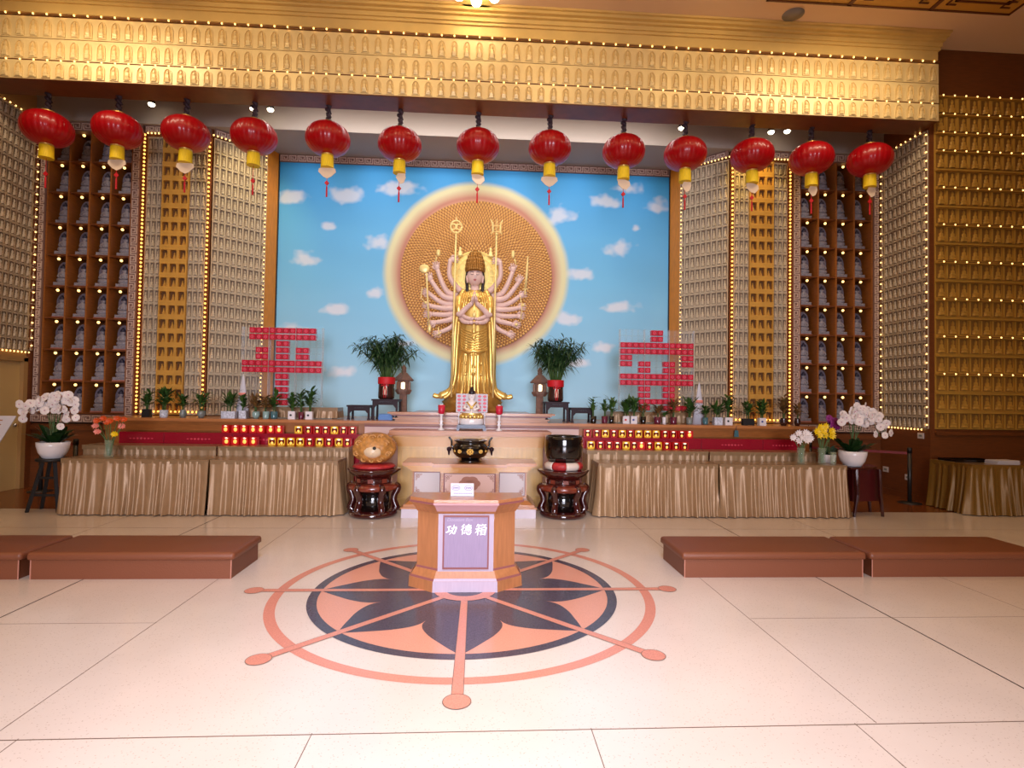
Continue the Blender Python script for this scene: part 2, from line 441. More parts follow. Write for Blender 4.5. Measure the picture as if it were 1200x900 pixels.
# ceiling coffers
for i in range(-6, 6):
    x0 = 7.6 + (i - 5) * 1.2 if i > 0 else -7.6 + (i + 6) * 1.2
def coffer(x0, lab):
    t = thing('ceiling_panel', lab, 'ceiling panel', (x0 + .6, 2.33, ZC), 'painted ceiling panels')
    b = MB(); b.box(x0 + .02, x0 + 1.18, 1.75, 2.91, ZC - .03, ZC - .002); b.build('board', M['coffer'], t)
    b = MB()
    def fr(x0, x1, y0, y1, w, z):
        b.box(x0, x1, y0, y0 + w, z, z + .012); b.box(x0, x1, y1 - w, y1, z, z + .012); b.box(x0, x0 + w, y0, y1, z, z + .012); b.box(x1 - w, x1, y0, y1, z, z + .012)
    fr(x0, x0 + 1.2, 1.73, 2.93, .03, ZC - .043); fr(x0 + .2, x0 + 1.0, 1.93, 2.73, .03, ZC - .043)
    for sx, sy in ((0, 0), (1, 0), (0, 1), (1, 1)):
        cx, cy = x0 + .2 + sx * .8, 1.93 + sy * .8
        b.box(cx - .07, cx + .07, cy - .07, cy - .05, ZC - .043, ZC - .031); b.box(cx - .07, cx - .05, cy - .07, cy + .07, ZC - .043, ZC - .031)
        b.box(cx - .07, cx + .07, cy + .05, cy + .07, ZC - .043, ZC - .031)
    b.build('frame', M['cofferline'], t)
coffer(6.4, 'gilt square ceiling panel with dark red lines at the far right corner of the ceiling')
coffer(5.2, 'gilt square ceiling panel just left of the corner panel')
coffer(4.0, 'gilt square ceiling panel nearest the round ceiling speaker')

# ceiling speaker and lamp cluster
t = thing('ceiling_speaker', 'round grey speaker set in the ceiling right of centre', 'speaker', (4.55, 3.2, ZC))
b = MB(); b.smooth = True; b.lathe([(.15, -.012), (.15, 0)], (4.55, 3.2, ZC), 32); b.build('grille', M['speaker'], t)
b = MB(); b.lathe([(.165, -.006), (.165, 0)], (4.55, 3.2, ZC - .001), 32); b.build('rim', M['ceil'], t)
t = thing('ceiling_light', 'cluster of bright round bulbs on the ceiling at top centre', 'ceiling light', (-.05, 3.08, ZC))
b = MB(); b.lathe([(.34, -.03), (.36, 0)], (-.05, 3.08, ZC), 32); b.build('base_plate', M['goldwall'], t)
for dx, dy in ((-.24, 0), (0, .1), (.25, 0), (0, -.22)):
    b = MB(); b.smooth = True; b.sph((-.05 + dx, 3.08 + dy, ZC - .09), .075); b.build('bulb', M['lampwhite'], t)

# ------------------------------------------------------------------ relief figures
FIG = [(0, .46, .5), (.1, .48, .62), (.16, .40, .5), (.30, .44, .66), (.36, .27, .5), (.56, .29, .46), (.64, .11, .3), (.70, .15, .46), (.84, .15, .46), (.93, .08, .3), (1., .03, .12)]
def figure(mb, O, U, V, W, w, h, d, o=0.):
    n = len(FIG); vs = []
    for (t, hw, dd) in FIG:
        for a, c in ((-1, 0), (-.62, 1), (.62, 1), (1, 0)):
            vs.append(O + U * (a * hw * w) + V * (t * h) + W * (o + c * dd * d))
    fs = []
    for k in range(n - 1):
        for i in range(3):
            fs.append((4 * k + i, 4 * k + i + 1, 4 * k + 5 + i, 4 * k + 4 + i))
    mb.add(vs, fs)

def arch(w, h, n=5):
    """pointed arch outline from lower left, anticlockwise"""
    pts = [(-w / 2, 0), (w / 2, 0), (w / 2, h * .62)]
    for k in range(1, n): pts.append((w / 2 * cos(PI / 2 * k / n), h * .62 + h * .38 * sin(PI / 2 * k / n) ** 1.2))
    pts.append((0, h))
    for k in range(n - 1, 0, -1): pts.append((-w / 2 * cos(PI / 2 * k / n), h * .62 + h * .38 * sin(PI / 2 * k / n) ** 1.2))
    pts.append((-w / 2, h * .62))
    return pts

def rim(mb, O, U, V, W, pts, wd, w0, w1, cx, cy):
    """raised frame following an outline"""
    n = len(pts); vs = []
    for a, b_ in pts:
        ia, ib = cx + (a - cx) * (1 - wd), cy + (b_ - cy) * (1 - wd)
        vs += [O + U * a + V * b_ + W * w0, O + U * a + V * b_ + W * w1, O + U * ia + V * ib + W * w1, O + U * ia + V * ib + W * w0]
    fs = []
    for i in range(n):
        j = (i + 1) % n
        for k in range(3): fs.append((4 * i + k, 4 * j + k, 4 * j + k + 1, 4 * i + k + 1))
    mb.add(vs, fs)

def relief_panel(name, O, U, W, wid, z0, z1, nu, nv, style, m, label, base=.02):
    """grid of small seated figures in low relief; O = lower-left corner, U along, W outward"""
    mb = MB(); V = Z1; O = O + W * (base + .002)
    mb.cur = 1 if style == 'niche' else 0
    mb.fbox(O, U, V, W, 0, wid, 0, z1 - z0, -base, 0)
    mb.cur = 0
    cw, chh = wid / nu, (z1 - z0) / nv
    for j in range(nv):
        for i in range(nu):
            P = O + U * ((i + .5) * cw) + V * (j * chh)
            if style == 'arch':
                q = arch(cw * .62, chh * .84)
                rim(mb, P + V * (chh * .06), U, V, W, q, .12, 0, .014, 0, chh * .4)
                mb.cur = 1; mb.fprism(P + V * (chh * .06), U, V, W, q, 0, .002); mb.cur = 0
                figure(mb, P + V * (chh * .1), U, V, W, cw * .52, chh * .72, .05)
            elif style == 'lip':
                mb.cur = 1; mb.fbox(P, U, V, W, -cw * .4, cw * .4, chh * .05, chh * .9, 0, .002); mb.cur = 0
                figure(mb, P + V * (chh * .06), U, V, W, cw * .66, chh * .72, .05)
                mb.fbox(P, U, V, W, -cw * .30, cw * .30, chh * .86, chh * .93, 0, .035)
            elif style == 'wide':
                mb.cur = 1; mb.fbox(P, U, V, W, -cw * .42, cw * .30, chh * .06, chh * .84, 0, .002); mb.cur = 0
                figure(mb, P + V * (chh * .08), U, V, W, cw * .6, chh * .72, .05)
                mb.fbox(P, U, V, W, cw * .36, cw * .5, chh * .06, chh * .82, 0, .03)
            elif style == 'niche':
                mb.fbox(P, U, V, W, -cw * .492, -cw * .36, 0, chh, 0, .046)
                mb.fbox(P, U, V, W, cw * .36, cw * .492, 0, chh, 0, .046)
                mb.fbox(P, U, V, W, -cw * .5, cw * .5, 0, chh * .16, 0, .052)
                mb.fbox(P, U, V, W, -cw * .5, cw * .5, chh * .80, chh, 0, .05)
                mb.fprism(P, U, V, W, [(-cw * .36, chh * .80), (-cw * .36, chh * .72), (-cw * .28, chh * .80)], 0, .049)
                mb.fprism(P, U, V, W, [(cw * .36, chh * .80), (cw * .28, chh * .80), (cw * .36, chh * .72)], 0, .049)
                figure(mb, P + V * (chh * .17), U, V, W, cw * .5, chh * .48, .028)
        if style == 'lip':
            mb.fbox(O + V * (j * chh), U, V, W, 0, wid, -.002, chh * .03, 0, .012)
        if style == 'wide':
            mb.fbox(O + V * (j * chh), U, V, W, 0, wid, chh * .86, chh * .93, 0, .06)
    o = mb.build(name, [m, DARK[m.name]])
    tag(o, label, 'relief panel')
    return o

# ------------------------------------------------------------------ meander border helper
def meander(mb, O, U, V, W, length, width, pitch, horizontal=True, th=.008, d=.006):
    """Greek key line along U, inside height `width` (V)"""
    n = int(round(length / pitch)); p = length / n; h = width
    for i in range(n):
        x = i * p
        segs = [((0, 0), (0, 1)), ((0, 1), (.78, 1)), ((.78, 1), (.78, .32)), ((.78, .32), (.40, .32)), ((.40, .32), (.40, .66)), ((.20, 0), (1, 0)) if False else ((0.0, 0), (.0, 0)), ((1, 0), (1, 0)), ((.2, .0), (1., .0)), ((.2, 0), (.2, .75))]
        for si, (a, b_) in enumerate(segs):
            if a == b_: continue
            u0, u1 = sorted((x + a[0] * p, x + b_[0] * p)); v0, v1 = sorted((a[1] * h, b_[1] * h))
            mb.fbox(O, U, V, W, u0 - th / 2, u1 + th / 2, v0 - th / 2, v1 + th / 2, 0, d + .0006 * si + .0003 * (i % 2))

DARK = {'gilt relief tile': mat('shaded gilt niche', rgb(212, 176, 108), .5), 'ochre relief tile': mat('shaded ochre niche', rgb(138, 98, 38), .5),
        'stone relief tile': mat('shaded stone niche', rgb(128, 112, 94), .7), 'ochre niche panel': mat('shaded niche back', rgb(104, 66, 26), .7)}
# header: three rows
nH = 77
for j, (z0, z1, nm) in enumerate(((5.94, 6.20, 'lowest'), (6.22, 6.515, 'middle'), (6.525, 6.83, 'top'))):
    relief_panel('relief_panel', Vector((-7.11, 3.62, z0)), X1, -Y1, 14.22, z0, z1, nH, 1, 'arch', M['goldtile'],
                 'gilt row of seated buddha reliefs on the overhead beam, %s of three rows' % nm)
# right front wall panel
relief_panel('relief_panel', Vector((7.2, 3.8, 1.17)), X1, -Y1, 3.0, 1.17, 6.44, 16, 18, 'wide', M['goldtile2'],
             'ochre wall of wide buddha reliefs at the far right above the draped table')
relief_panel('relief_panel', Vector((-10.2, 3.8, 1.17)), X1, -Y1, 3.0, 1.17, 6.44, 16, 18, 'wide', M['goldtile2'],
             'ochre wall of wide buddha reliefs on the front wall left of the recess')
# side walls of recess
relief_panel('relief_panel', Vector((7.13, 4.86, 1.17)), -Y1, -X1, 1.04, 1.17, 5.9, 10, 24, 'lip', M['stonetile'],
             'brownish side wall of small buddha reliefs between right shelf and right corner')
relief_panel('relief_panel', Vector((-7.13, 3.84, 2.17)), Y1, X1, 1.02, 2.17, 5.9, 10, 19, 'lip', M['stonetile'],
             'brownish side wall of small buddha reliefs above the cream door at left')
YB = 4.88
for s, side in ((-1, 'left'), (1, 'right')):
    xa, xb = (4.46, 5.41)
    cuts = [(4.46, 4.72, 3, 'lip', 'stonetile'), (4.722, 5.148, 3, 'niche', 'niche'), (5.15, 5.41, 3, 'lip', 'stonetile')]
    for (a, c, n, st, mm) in cuts:
        x0 = a if s > 0 else -c
        if st == 'niche':
            lab = 'ochre column of square niches holding tiny buddhas, %s of the mural' % side
        else:
            lab = 'narrow grey relief strip on the %s edge of the %s niche column' % ('mural-side' if a < 4.6 else 'shelf-side', side)
        relief_panel('relief_panel', Vector((x0, YB, 1.19)), X1, -Y1, c - a, 1.19, 5.74, n, 20, st, M[mm], lab)
    # wood carcass behind
    b = MB(); b.box(s * 4.40, s * 5.50, YB + .02, 5.2, 0, ZS); b.build('trim_%d' % (6 + (s > 0)), M['wooddark'], kind='structure')
    # angled panel
    A = Vector((s * 4.38, YB + .02, 1.19)); Bp = Vector((s * 3.74, 5.5, 1.19))
    if s > 0:
        O, Q = Bp, A
    else:
        O, Q = A, Bp
    U = (Q - O); L = U.length; U.normalize(); W = Vector((U.y, -U.x, 0))
    relief_panel('relief_panel', O, U, W, L, 1.19, 5.78, 9, 20, 'lip', M['stonetile'],
                 'angled wall of grey stone buddha reliefs next to the %s edge of the sky mural' % side)
    b = MB(); b.prism([(A.x, A.y + .03), (Bp.x, Bp.y + .03), (Bp.x, Bp.y + .2), (A.x, A.y + .3)] if s < 0 else [(A.x, A.y + .3), (Bp.x, Bp.y + .2), (Bp.x, Bp.y + .03), (A.x, A.y + .03)], 0, ZS)
    b.build('wall_angled_%s' % side, M['wooddark'], kind='structure')
    t = thing('border_board', 'mauve meander border board above the relief walls, %s of the mural' % side, 'border', (s * 4.4, YB, 5.8))
    b = MB(); b.box(s * 4.42, s * 5.46, YB - .03, YB + .02, 5.805, ZS - .003); bo = b.build('flat_board', M['border'], t)
    k = MB(); meander(k, Vector((min(s * 4.44, s * 5.44), YB - .03, 5.825)), X1, Z1, -Y1, 1.0, .075, .15, th=.010); k.build('meander', M['key'], bo)
    O2 = O.copy(); O2.z = 5.805
    b = MB(); b.fbox(O2, U, Z1, W, 0, L, 0, ZS - .003 - 5.805, -.01, .045); bo = b.build('angled_board', M['border'], t)
    O2.z = 5.825; k = MB(); meander(k, O2 + W * .045 + U * .03, U, Z1, W, L - .06, .075, .15, th=.010); k.build('meander', M['key'], bo)
    # brown wood reveal beside mural, orange light painted into its colour
    b = MB(); b.prism([(s * 3.74, 5.48), (s * 3.62, 5.80), (s * 3.62, 5.95), (s * 3.9, 5.95), (s * 3.9, 5.6)] if s < 0 else [(3.9, 5.6), (3.9, 5.95), (3.62, 5.95), (3.62, 5.80), (3.74, 5.48)], 1.0, ZS)
    b.build('trim_%d' % (8 + (s > 0)), M['woodlit'], kind='structure')

# mural with painted sky
def mural():
    x0, x1, z0, z1 = -3.62, 3.62, 1.17, 5.80
    nx, nz = 362, 232
    clouds = [(-3.37, 5.14, .3, .2), (-2.39, 5.21, .36, .2), (-2.73, 4.64, .14, .1), (-3.13, 4.02, .3, .17), (-2.54, 3.09, .27, .14), (-1.84, 4.36, .24, .2),
              (-1.43, 5.37, .42, .18), (2.81, 5.55, .3, .14), (3.39, 5.20, .28, .2), (2.68, 4.37, .32, .2), (2.44, 5.25, .34, .16), (1.52, 4.95, .34, .22), (1.94, 3.87, .3, .16),
              (2.73, 3.27, .34, .14), (2.99, 4.79, .12, .08), (-1.85, 3.41, .2, .14), (1.71, 3.02, .3, .16), (-3.36, 2.65, .36, .2), (-2.43, 1.95, .3, .14), (2.4, 2.5, .26, .14), (-2.9, 2.0, .2, .1), (1.9, 2.2, .25, .12), (-1.3, 2.5, .2, .1)]
    from mathutils import noise
    top = Vector(lin((50 / 255, 158 / 255, 226 / 255))); mid = Vector(lin((118 / 255, 194 / 255, 236 / 255))); bot = Vector(lin((176 / 255, 222 / 255, 240 / 255)))
    cw = Vector(lin((236 / 255, 240 / 255, 246 / 255))); cp = Vector(lin((196 / 255, 206 / 255, 226 / 255)))
    yel = Vector(lin((226 / 255, 220 / 255, 172 / 255))); pk = Vector(lin((196 / 255, 130 / 255, 108 / 255))); tan = Vector(lin((226 / 255, 176 / 255, 130 / 255)))
    vs = []; cols = []
    for j in range(nz + 1):
        for i in range(nx + 1):
            x = x0 + (x1 - x0) * i / nx; z = z0 + (z1 - z0) * j / nz
            vs.append((x, 5.8, z))
            t = (z - z0) / (z1 - z0)
            c = bot.lerp(mid, min(1, t / .55)) if t < .55 else mid.lerp(top, (t - .55) / .45)
            c = c * (1 + .05 * noise.noise((x * .8, z * 2, 3)))
            m_ = 0; best = 0
            for (cx, cz, w, h) in clouds:
                dx, dz = (x - cx) / w, (z - cz) / h
                if abs(dx) > 1.6 or abs(dz) > 1.8: continue
                if dz < 0: dz *= 1.5
                dd = math.sqrt(dx * dx + dz * dz) + .5 * noise.noise((x * 5, z * 6, cx)) + .25 * noise.noise((x * 12, z * 14, cx))
                a = max(0, min(1, (1.0 - dd) / .6)); m_ = max(m_, a)
            up = .5 + .5 * t
            c = c.lerp(cw.lerp(cp, t * .7), m_ * .85)
            d = math.hypot(x - .0, z - 3.84) + .01 * noise.noise((x * 3, z * 3, 9))
            if d < 1.75:
                a = min(1, (1.75 - d) / .10)
                ringc = yel
                if d < 1.60: ringc = yel.lerp(pk, min(1, (1.60 - d) / .17))
                if d < 1.42: ringc = pk.lerp(tan, min(1, (1.42 - d) / .1))
                c = c.lerp(ringc, a)
            cols.append((c.x, c.y, c.z, 1))
    fs = [(j * (nx + 1) + i, j * (nx + 1) + i + 1, (j + 1) * (nx + 1) + i + 1, (j + 1) * (nx + 1) + i) for j in range(nz) for i in range(nx)]
    mb = MB(); mb.add(vs, fs)
    t = thing('sky_mural', 'large blue sky mural with white clouds and a glowing yellow ring behind the statue', 'mural', (0, 5.8, 1.17))
    o = mb.build('painting', mat('painted sky', (1, 1, 1, 1), .6, attr='Col'), t)
    at = o.data.color_attributes.new('Col', 'FLOAT_COLOR', 'POINT')
    at.data.foreach_set('color', [q for c in cols for q in c])
    b = MB(); b.box(-3.62, 3.62, 5.805, 5.86, 1.17, 5.925); b.build('backing', M['blackm'], t)
    for s in (-1, 1):
        b = MB(); b.box(s * 3.62, s * 3.64, 5.76, 5.86, 1.17, 5.925); b.build('edge_strip', M['blackm'], t)
    b = MB(); b.box(-3.62, 3.62, 5.77, 5.805, 5.795, 5.925)
    b2 = MB(); meander(b2, Vector((-3.6, 5.77, 5.815)), X1, Z1, -Y1, 7.2, .09, .15, th=.012)
    bo = b.build('border', M['border'], t); b2.build('meander', M['key'], bo)
mural()

# halo of small hands
t = thing('halo_disc', 'round golden disc of countless tiny hands on the mural behind the large standing statue', 'halo', (0, 5.76, 3.80))
b = MB(); b.cur = 0
R0 = 1.40
b.smooth = True
prof = []
def disc(mb, r, y, cz, seg=96):
    mb.add([(r * cos(2 * PI * i / seg), y, cz + r * sin(2 * PI * i / seg)) for i in range(seg)], [tuple(range(seg))[::-1]])
b.smooth = False
disc(b, R0, 5.785, 3.80); b.build('disc', mat('dark gold ground', rgb(150, 96, 44), .5), t)
b = MB(); b.smooth = True
nr = 25
for k in range(nr):
    r = .22 + (R0 - .24) * k / (nr - 1)
    n = 56 if r < .62 else (96 if r < 1.0 else 144)
    for i in range(n):
        a = 2 * PI * (i + .5 * (k % 2)) / n
        ca, sa = cos(a), sin(a)
        w, l = min(.03, PI * r / n * .8), .05
        P = lambda u, v, y: ((r + v) * ca - u * sa, 5.785 - y, 3.80 + (r + v) * sa + u * ca)
        b.add([P(-w, -l * .45, 0), P(w, -l * .45, 0), P(w * .8, l * .35, 0), P(0, l * .62, 0), P(-w * .8, l * .35, 0), P(0, 0, .035)],
              [(0, 5, 1), (1, 5, 2), (2, 5, 3), (3, 5, 4), (4, 5, 0)])
o = b.build('hands', mat('gilt hands', rgb(222, 170, 96), .4, .3), t); o['kind'] = 'stuff'

# ------------------------------------------------------------------ shelf cabinets with statuettes
def statuette_proto():
    r = thing('buddha_statuette', 'x', 'statuette', (0, 0, 0))
    b = MB(); b.smooth = False
    q = arch(.20, .37, 7)
    b.fprism(Vector((0, .035, .05)), X1, Z1, -Y1, q, 0, .02)
    b.build('halo_back', M['stathalo'], r, world=False)
    b = MB(); b.smooth = True
    b.lathe([(.085, .05), (.095, .065), (.07, .08), (.09, .095), (.096, .11), (.09, .135), (.055, .15), (.052, .2), (.058, .235), (.03, .255), (.022, .262), (.036, .28), (.041, .305), (.034, .335), (.018, .35), (.016, .365), (.002, .375)],
            (0, -.01, 0), 14, 1, .62)
    b.sph((0, -.055, .17), .016, 1.4, 1, 1.2, 8, 6)
    b.tube([(-.052, -.015, .225), (-.066, -.03, .17), (-.02, -.06, .155)], [.016, .015, .011], 6)
    b.tube([(.052, -.015, .225), (.066, -.03, .17), (.02, -.06, .155)], [.016, .015, .011], 6)
    b.build('figure', M['statstone'], r, world=False)
    b = MB(); b.smooth = True
    b.lathe([(.040, .306), (.043, .325), (.034, .345), (.018, .36), (.014, .375), (.002, .382)], (0, -.008, 0), 12, 1, .8)
    b.build('hair', M['stathair'], r, world=False)
    b = MB(); b.box(-.11, .11, -.075, .06, 0, .022); b.cur = 1; b.box(-.095, .095, -.085, .05, .022, .05)
    for k in range(7): b.sph((-.085 + k * .0283, -.08, .055), .016, 1, .7, 1.1, 6, 4)
    b.build('base', [M['pinkbase'], M['statstone']], r, world=False)
    return r
SP = statuette_proto(); first_stat = True
bulb_me = None
def bulb_mesh(m, r=.02):
    b = MB(); b.smooth = True; b.sph((0, 0, 0), r, 1, 1, 1, 8, 6)
    o = b.build('bulb', m); me = o.data; bpy.data.objects.remove(o); return me
BM = bulb_mesh(M['bulb'], .0135); BM2 = bulb_mesh(M['bulb2'], .018); BMS = bulb_mesh(M['bulb'], .022)
def put_bulb(parent, p, me=None, name='bulb'):
    o = bpy.data.objects.new(name, me or BM); C.objects.link(o); o.parent = parent
    o.location = Vector(p) - parent.location
    return o
CZ0, CZ1 = 1.12, 5.90
NR = 9; RH = .513
for s, side in ((-1, 'left'), (1, 'right')):
    xi, xo = 5.66, 6.97           # niche field
    t = thing('shelf_cabinet', 'tall brown shelf cabinet of lit niches with grey buddhas, %s side' % side, 'cabinet', (s * 6.3, 5.1, CZ0 - .12))
    X = lambda a: s * a
    b = MB(); b.box(X(5.48), X(7.09), 5.30, 5.34, CZ0 - .1, ZS - .005); b.build('back_panel', M['wooddark'], t)
    nb = 5
    cwid = (xo - xi) / 4
    b = MB()
    zb = 1.19
    for i in range(5):
        x = xi + i * cwid; b.box(X(x) - .012, X(x) + .012, YB - .005, 5.30, zb, 5.86)
    b.build('dividers', M['wood'], t)
    for j in range(NR + 1):
        z = zb + j * RH
        b = MB(); b.box(X(xi), X(xo), YB, 5.30, z - .012, z + .012); b.build('shelf', M['wooddark'], t)
    b = MB(); b.box(X(xi), X(xo), YB, 5.30, 5.86, ZS - .002); b.build('top_rail', M['wooddark'], t)
    # borders
    def strip(x0, x1, z0, z1, along):
        bb = MB(); bb.box(x0, x1, YB - .03, YB + .1, z0, z1)
        o = bb.build('border', M['border'], t)
        k = MB()
        if along == 'v':
            w = abs(x1 - x0) - .04
            meander(k, Vector((max(x0, x1) - .02, YB - .03, z0)), Z1, -X1, -Y1, z1 - z0, w, .155, th=.011)
        else:
            meander(k, Vector((min(x0, x1), YB - .03, z0 + .02)), X1, Z1, -Y1, abs(x1 - x0), z1 - z0 - .04, .155, th=.011)
        k.build('meander', M['key'], o)
    strip(X(5.52), X(5.645), CZ0 + .05, 5.79, 'v'); strip(X(6.985), X(7.08), CZ0 + .05, 5.79, 'v')
    strip(X(5.50), X(7.09), 5.79, ZS - .002, 'h'); strip(X(5.50), X(7.09), CZ0 - .08, CZ0 + .05, 'h')
    # side trim strip
    b = MB(); b.box(X(5.46), X(5.52), YB - .02, YB + .1, CZ0, 5.79); b.box(X(7.08), X(7.125), YB - .02, YB + .1, CZ0, 5.79); b.build('edge_trim', M['wooddark'], t)
    for j in range(NR):
        for i in range(4):
            xc = X(xi + (i + .5) * cwid)
            col = i if s > 0 else 3 - i    # from the left in the photo
            z = zb + j * RH
            put_bulb(t, (xc, YB + .06, z + RH - .055), BMS, 'niche_lamp')
            row = NR - 1 - j
            lab = 'grey buddha statuette in %s shelf cabinet, %s row down, %s niche from left' % (side, ORD[row], ORD[col])
            if first_stat:
                SP.location = (xc, YB + .17, z + .014); SP['label'] = lab; SP['group'] = 'grey buddha statuettes in the shelf cabinets'; first_stat = False
            else:
                dup(SP, (xc, YB + .17, z + .014), lab)
# wall below cabinets
for s, n in ((-1, 'left'), (1, 'right')):
    b = MB(); b.box(s * 5.3, s * 7.13, YB + .0, 5.0, 0, CZ0 - .1); b.box(s * 5.3, s * 7.13, YB - .03, YB, CZ0 - .2, CZ0 - .13); b.build('wall_low_%s' % n, M['wooddark'], kind='structure')

# ------------------------------------------------------------------ string lights
def string(label, pts, n, me=None, loc=None):
    """bulbs evenly spaced along polyline"""
    P = [Vector(p) for p in pts]
    t = thing('string_light', label, 'string lights', P[0])
    b = MB(); b.tube(P, .006, 5); b.build('cable', M['wire'], t)
    L = [0]
    for i in range(len(P) - 1): L.append(L[-1] + (P[i + 1] - P[i]).length)
    for k in range(n):
        d = L[-1] * (k + .5) / n
        i = max(j for j in range(len(L) - 1) if L[j] <= d)
        q = P[i].lerp(P[i + 1], (d - L[i]) / (L[i + 1] - L[i]))
        put_bulb(t, q + Vector((0, 0, 0)), me)
string('string of tiny lights along the top edge of the gilt overhead beam', [(-7.1, 3.56, 6.845), (7.1, 3.56, 6.845)], 77)
string('string of tiny lights between the lower two relief rows of the overhead beam', [(-7.1, 3.60, 6.21), (7.1, 3.60, 6.21)], 77)
for s, side in ((-1, 'left'), (1, 'right')):
    string('dense orange light string up the mural-side edge of the %s shelf cabinet' % side, [(s * 5.45, YB - .05, 1.2), (s * 5.45, YB - .05, 5.79)], 72, BM2)
    string('vertical orange light string between flat and angled relief walls, %s of mural' % side, [(s * 4.42, YB - .04, 1.2), (s * 4.42, YB - .04, 5.79)], 62, BM2)
    string('vertical light string on the orange-lit wood beside the sky mural, %s side' % side, [(s * 3.74, 5.46, 1.2), (s * 3.74, 5.46, 5.79)], 62)
    string('short light string across the top of the niche column, %s of mural' % side, [(s * 4.46, YB - .05, 5.79), (s * 5.43, YB - .05, 5.79)], 17)
    string('light string along the top of the angled relief wall, %s of mural' % side, [(s * 4.39, YB - .05, 5.81), (s * 3.76, 5.44, 5.81)], 14)
    string('low light string behind the potted plants at the foot of the %s relief walls' % side, [(s * 4.46, YB - .06, 1.235), (s * 5.4, YB - .06, 1.235)], 14, BM2)
    string('vertical light string up the outer edge of the %s shelf cabinet' % side, [(s * 7.06, YB - .10, 1.3 if s > 0 else 2.2), (s * 7.06, YB - .10, 5.85)], 36 if s > 0 else 30)
string('string of lights up the near edge of the right side wall', [(7.1, 3.83, 1.16), (7.1, 3.83, 5.9)], 34)
string('string of lights along the top of the right side wall', [(7.1, 3.9, 5.915), (7.1, 4.82, 5.915)], 9)
string('string of lights along the bottom of the right side wall reliefs', [(7.1, 3.9, 1.15), (7.1, 4.82, 1.15)], 13)
string('string of lights along the top of the left side wall', [(-7.1, 3.9, 5.915), (-7.1, 4.82, 5.915)], 9)
string('light string along the bottom of left side wall reliefs above the door', [(-7.1, 3.9, 2.15), (-7.1, 4.82, 2.15)], 13)
rh = (6.44 - 1.17) / 18
for k, (row, nm) in enumerate(((18, 'topmost'), (17, 'second from the top'), (16, 'third from the top'), (15, 'fourth from the top'), (13, 'fifth from the top'), (11, 'sixth from the top'), (9, 'seventh from the top'), (7, 'eighth from the top'), (5, 'ninth from the top'), (3, 'lowest'))):
    string('horizontal light string on the far right ochre relief wall, %s' % nm, [(7.2, 3.72, 1.17 + row * rh - .02), (10.2, 3.72, 1.17 + row * rh - .02)], 16)

# spot lamps in the recess
for k, (x, y) in enumerate(((-5.2, 4.55), (-3.62, 4.55), (-3.35, 4.55), (3.4, 4.55), (4.95, 4.55), (5.2, 4.5))):
    w = ['leftmost spot lamp under the recess ceiling', 'left one of the spot lamp pair left of the mural', 'right one of the spot lamp pair left of the mural',
         'single spot lamp right of the mural', 'left one of the spot lamp pair near the right shelf', 'right one of the spot lamp pair near the right shelf'][k]
    t = thing('spot_lamp', w, 'spot lamp', (x, y, 6.35), 'spot lamps under the recess ceiling')
    b = MB(); b.lathe([(.012, -.12), (.012, 0)], (x, y, 6.35), 8); b.build('stem', M['metal'], t)
    b = MB(); b.smooth = True; b.lathe([(.05, -.22), (.045, -.15), (.02, -.12)], (x, y, 6.35), 14); b.build('lamp_head', M['metal'], t)
    b = MB(); b.smooth = True; b.sph((x, y, 6.13), .05, 1, 1, .8, 12, 8); b.build('lamp_glass', M['lampwhite'], t)

# ------------------------------------------------------------------ red lanterns
def lantern_proto():
    r = thing('red_lantern', 'x', 'lantern', (0, 0, 0))   # origin = lantern centre
    b = MB(); b.smooth = True
    prof = []
    for k in range(17):
        a = -PI / 2 + PI * k / 16
        prof.append((max(.07, .33 * cos(a) ** .8 if cos(a) > 0 else .07), .24 * sin(a)))
    b.lathe(prof, (0, 0, 0), 120, fn=lambda a, z: 1 - .022 * (1 - abs(sin(a * 12)) ** .4))
    b.build('body', M['redlantern'], r, world=False)
    b = MB(); b.smooth = True
    b.lathe([(.085, .235), (.085, .262), (.05, .275)], (0, 0, 0), 20); b.build('cap', M['gold'], r, world=False)
    b = MB(); b.smooth = True
    b.lathe([(.088, -.255), (.09, -.23)], (0, 0, 0), 20); b.build('bottom_ring', M['gold'], r, world=False)
    b = MB(); b.lathe([(.095, -.44), (.09, -.26)], (0, 0, 0), 40, fn=lambda a, z: 1 + .04 * sin(a * 20)); b.build('fringe', M['yellowfr'], r, world=False)
    b = MB(); b.smooth = True
    zz = [.26 + k * .30 / 14 for k in range(15)]
    b.tube([(0.02 * sin(k * 1.9), .02 * cos(k * 1.9), z) for k, z in enumerate(zz)], [.028 + .008 * (k % 2) for k in range(15)], 8); b.build('hanging_cord', M['cord'], r, world=False)
    return r
LP_ = lantern_proto()
def card_mesh(kind):
    b = MB()
    if kind == 0: pts = [(-.12, -.45), (-.13, -.50), (-.06, -.57), (0, -.60), (.06, -.57), (.13, -.50), (.12, -.45), (.05, -.43), (-.05, -.43)]
    elif kind == 1: pts = [(-.02, -.44), (.09, -.44), (.10, -.50), (.07, -.58), (.02, -.60), (-.02, -.55), (-.05, -.5)]
    else: pts = [(-.09, -.44), (.02, -.44), (.1, -.47), (.11, -.53), (.05, -.6), (-.02, -.58), (-.08, -.52)]
    b.fprism(Vector((0, 0, 0)), X1, Z1, -Y1, pts[::-1], -.006, .006)
    return b
LXS = [(-6.33, 5.40), (-5.33, 5.42), (-4.35, 5.41), (-3.36, 5.41), (-2.27, 5.42), (-1.19, 5.38), (0., 5.41), (1.11, 5.42), (2.27, 5.42), (3.25, 5.42), (4.33, 5.44), (5.30, 5.43), (6.27, 5.45)]
cards = [None, 0, 0, None, 0, 1, 2, 0, 2, 1, 2, 1, 1]
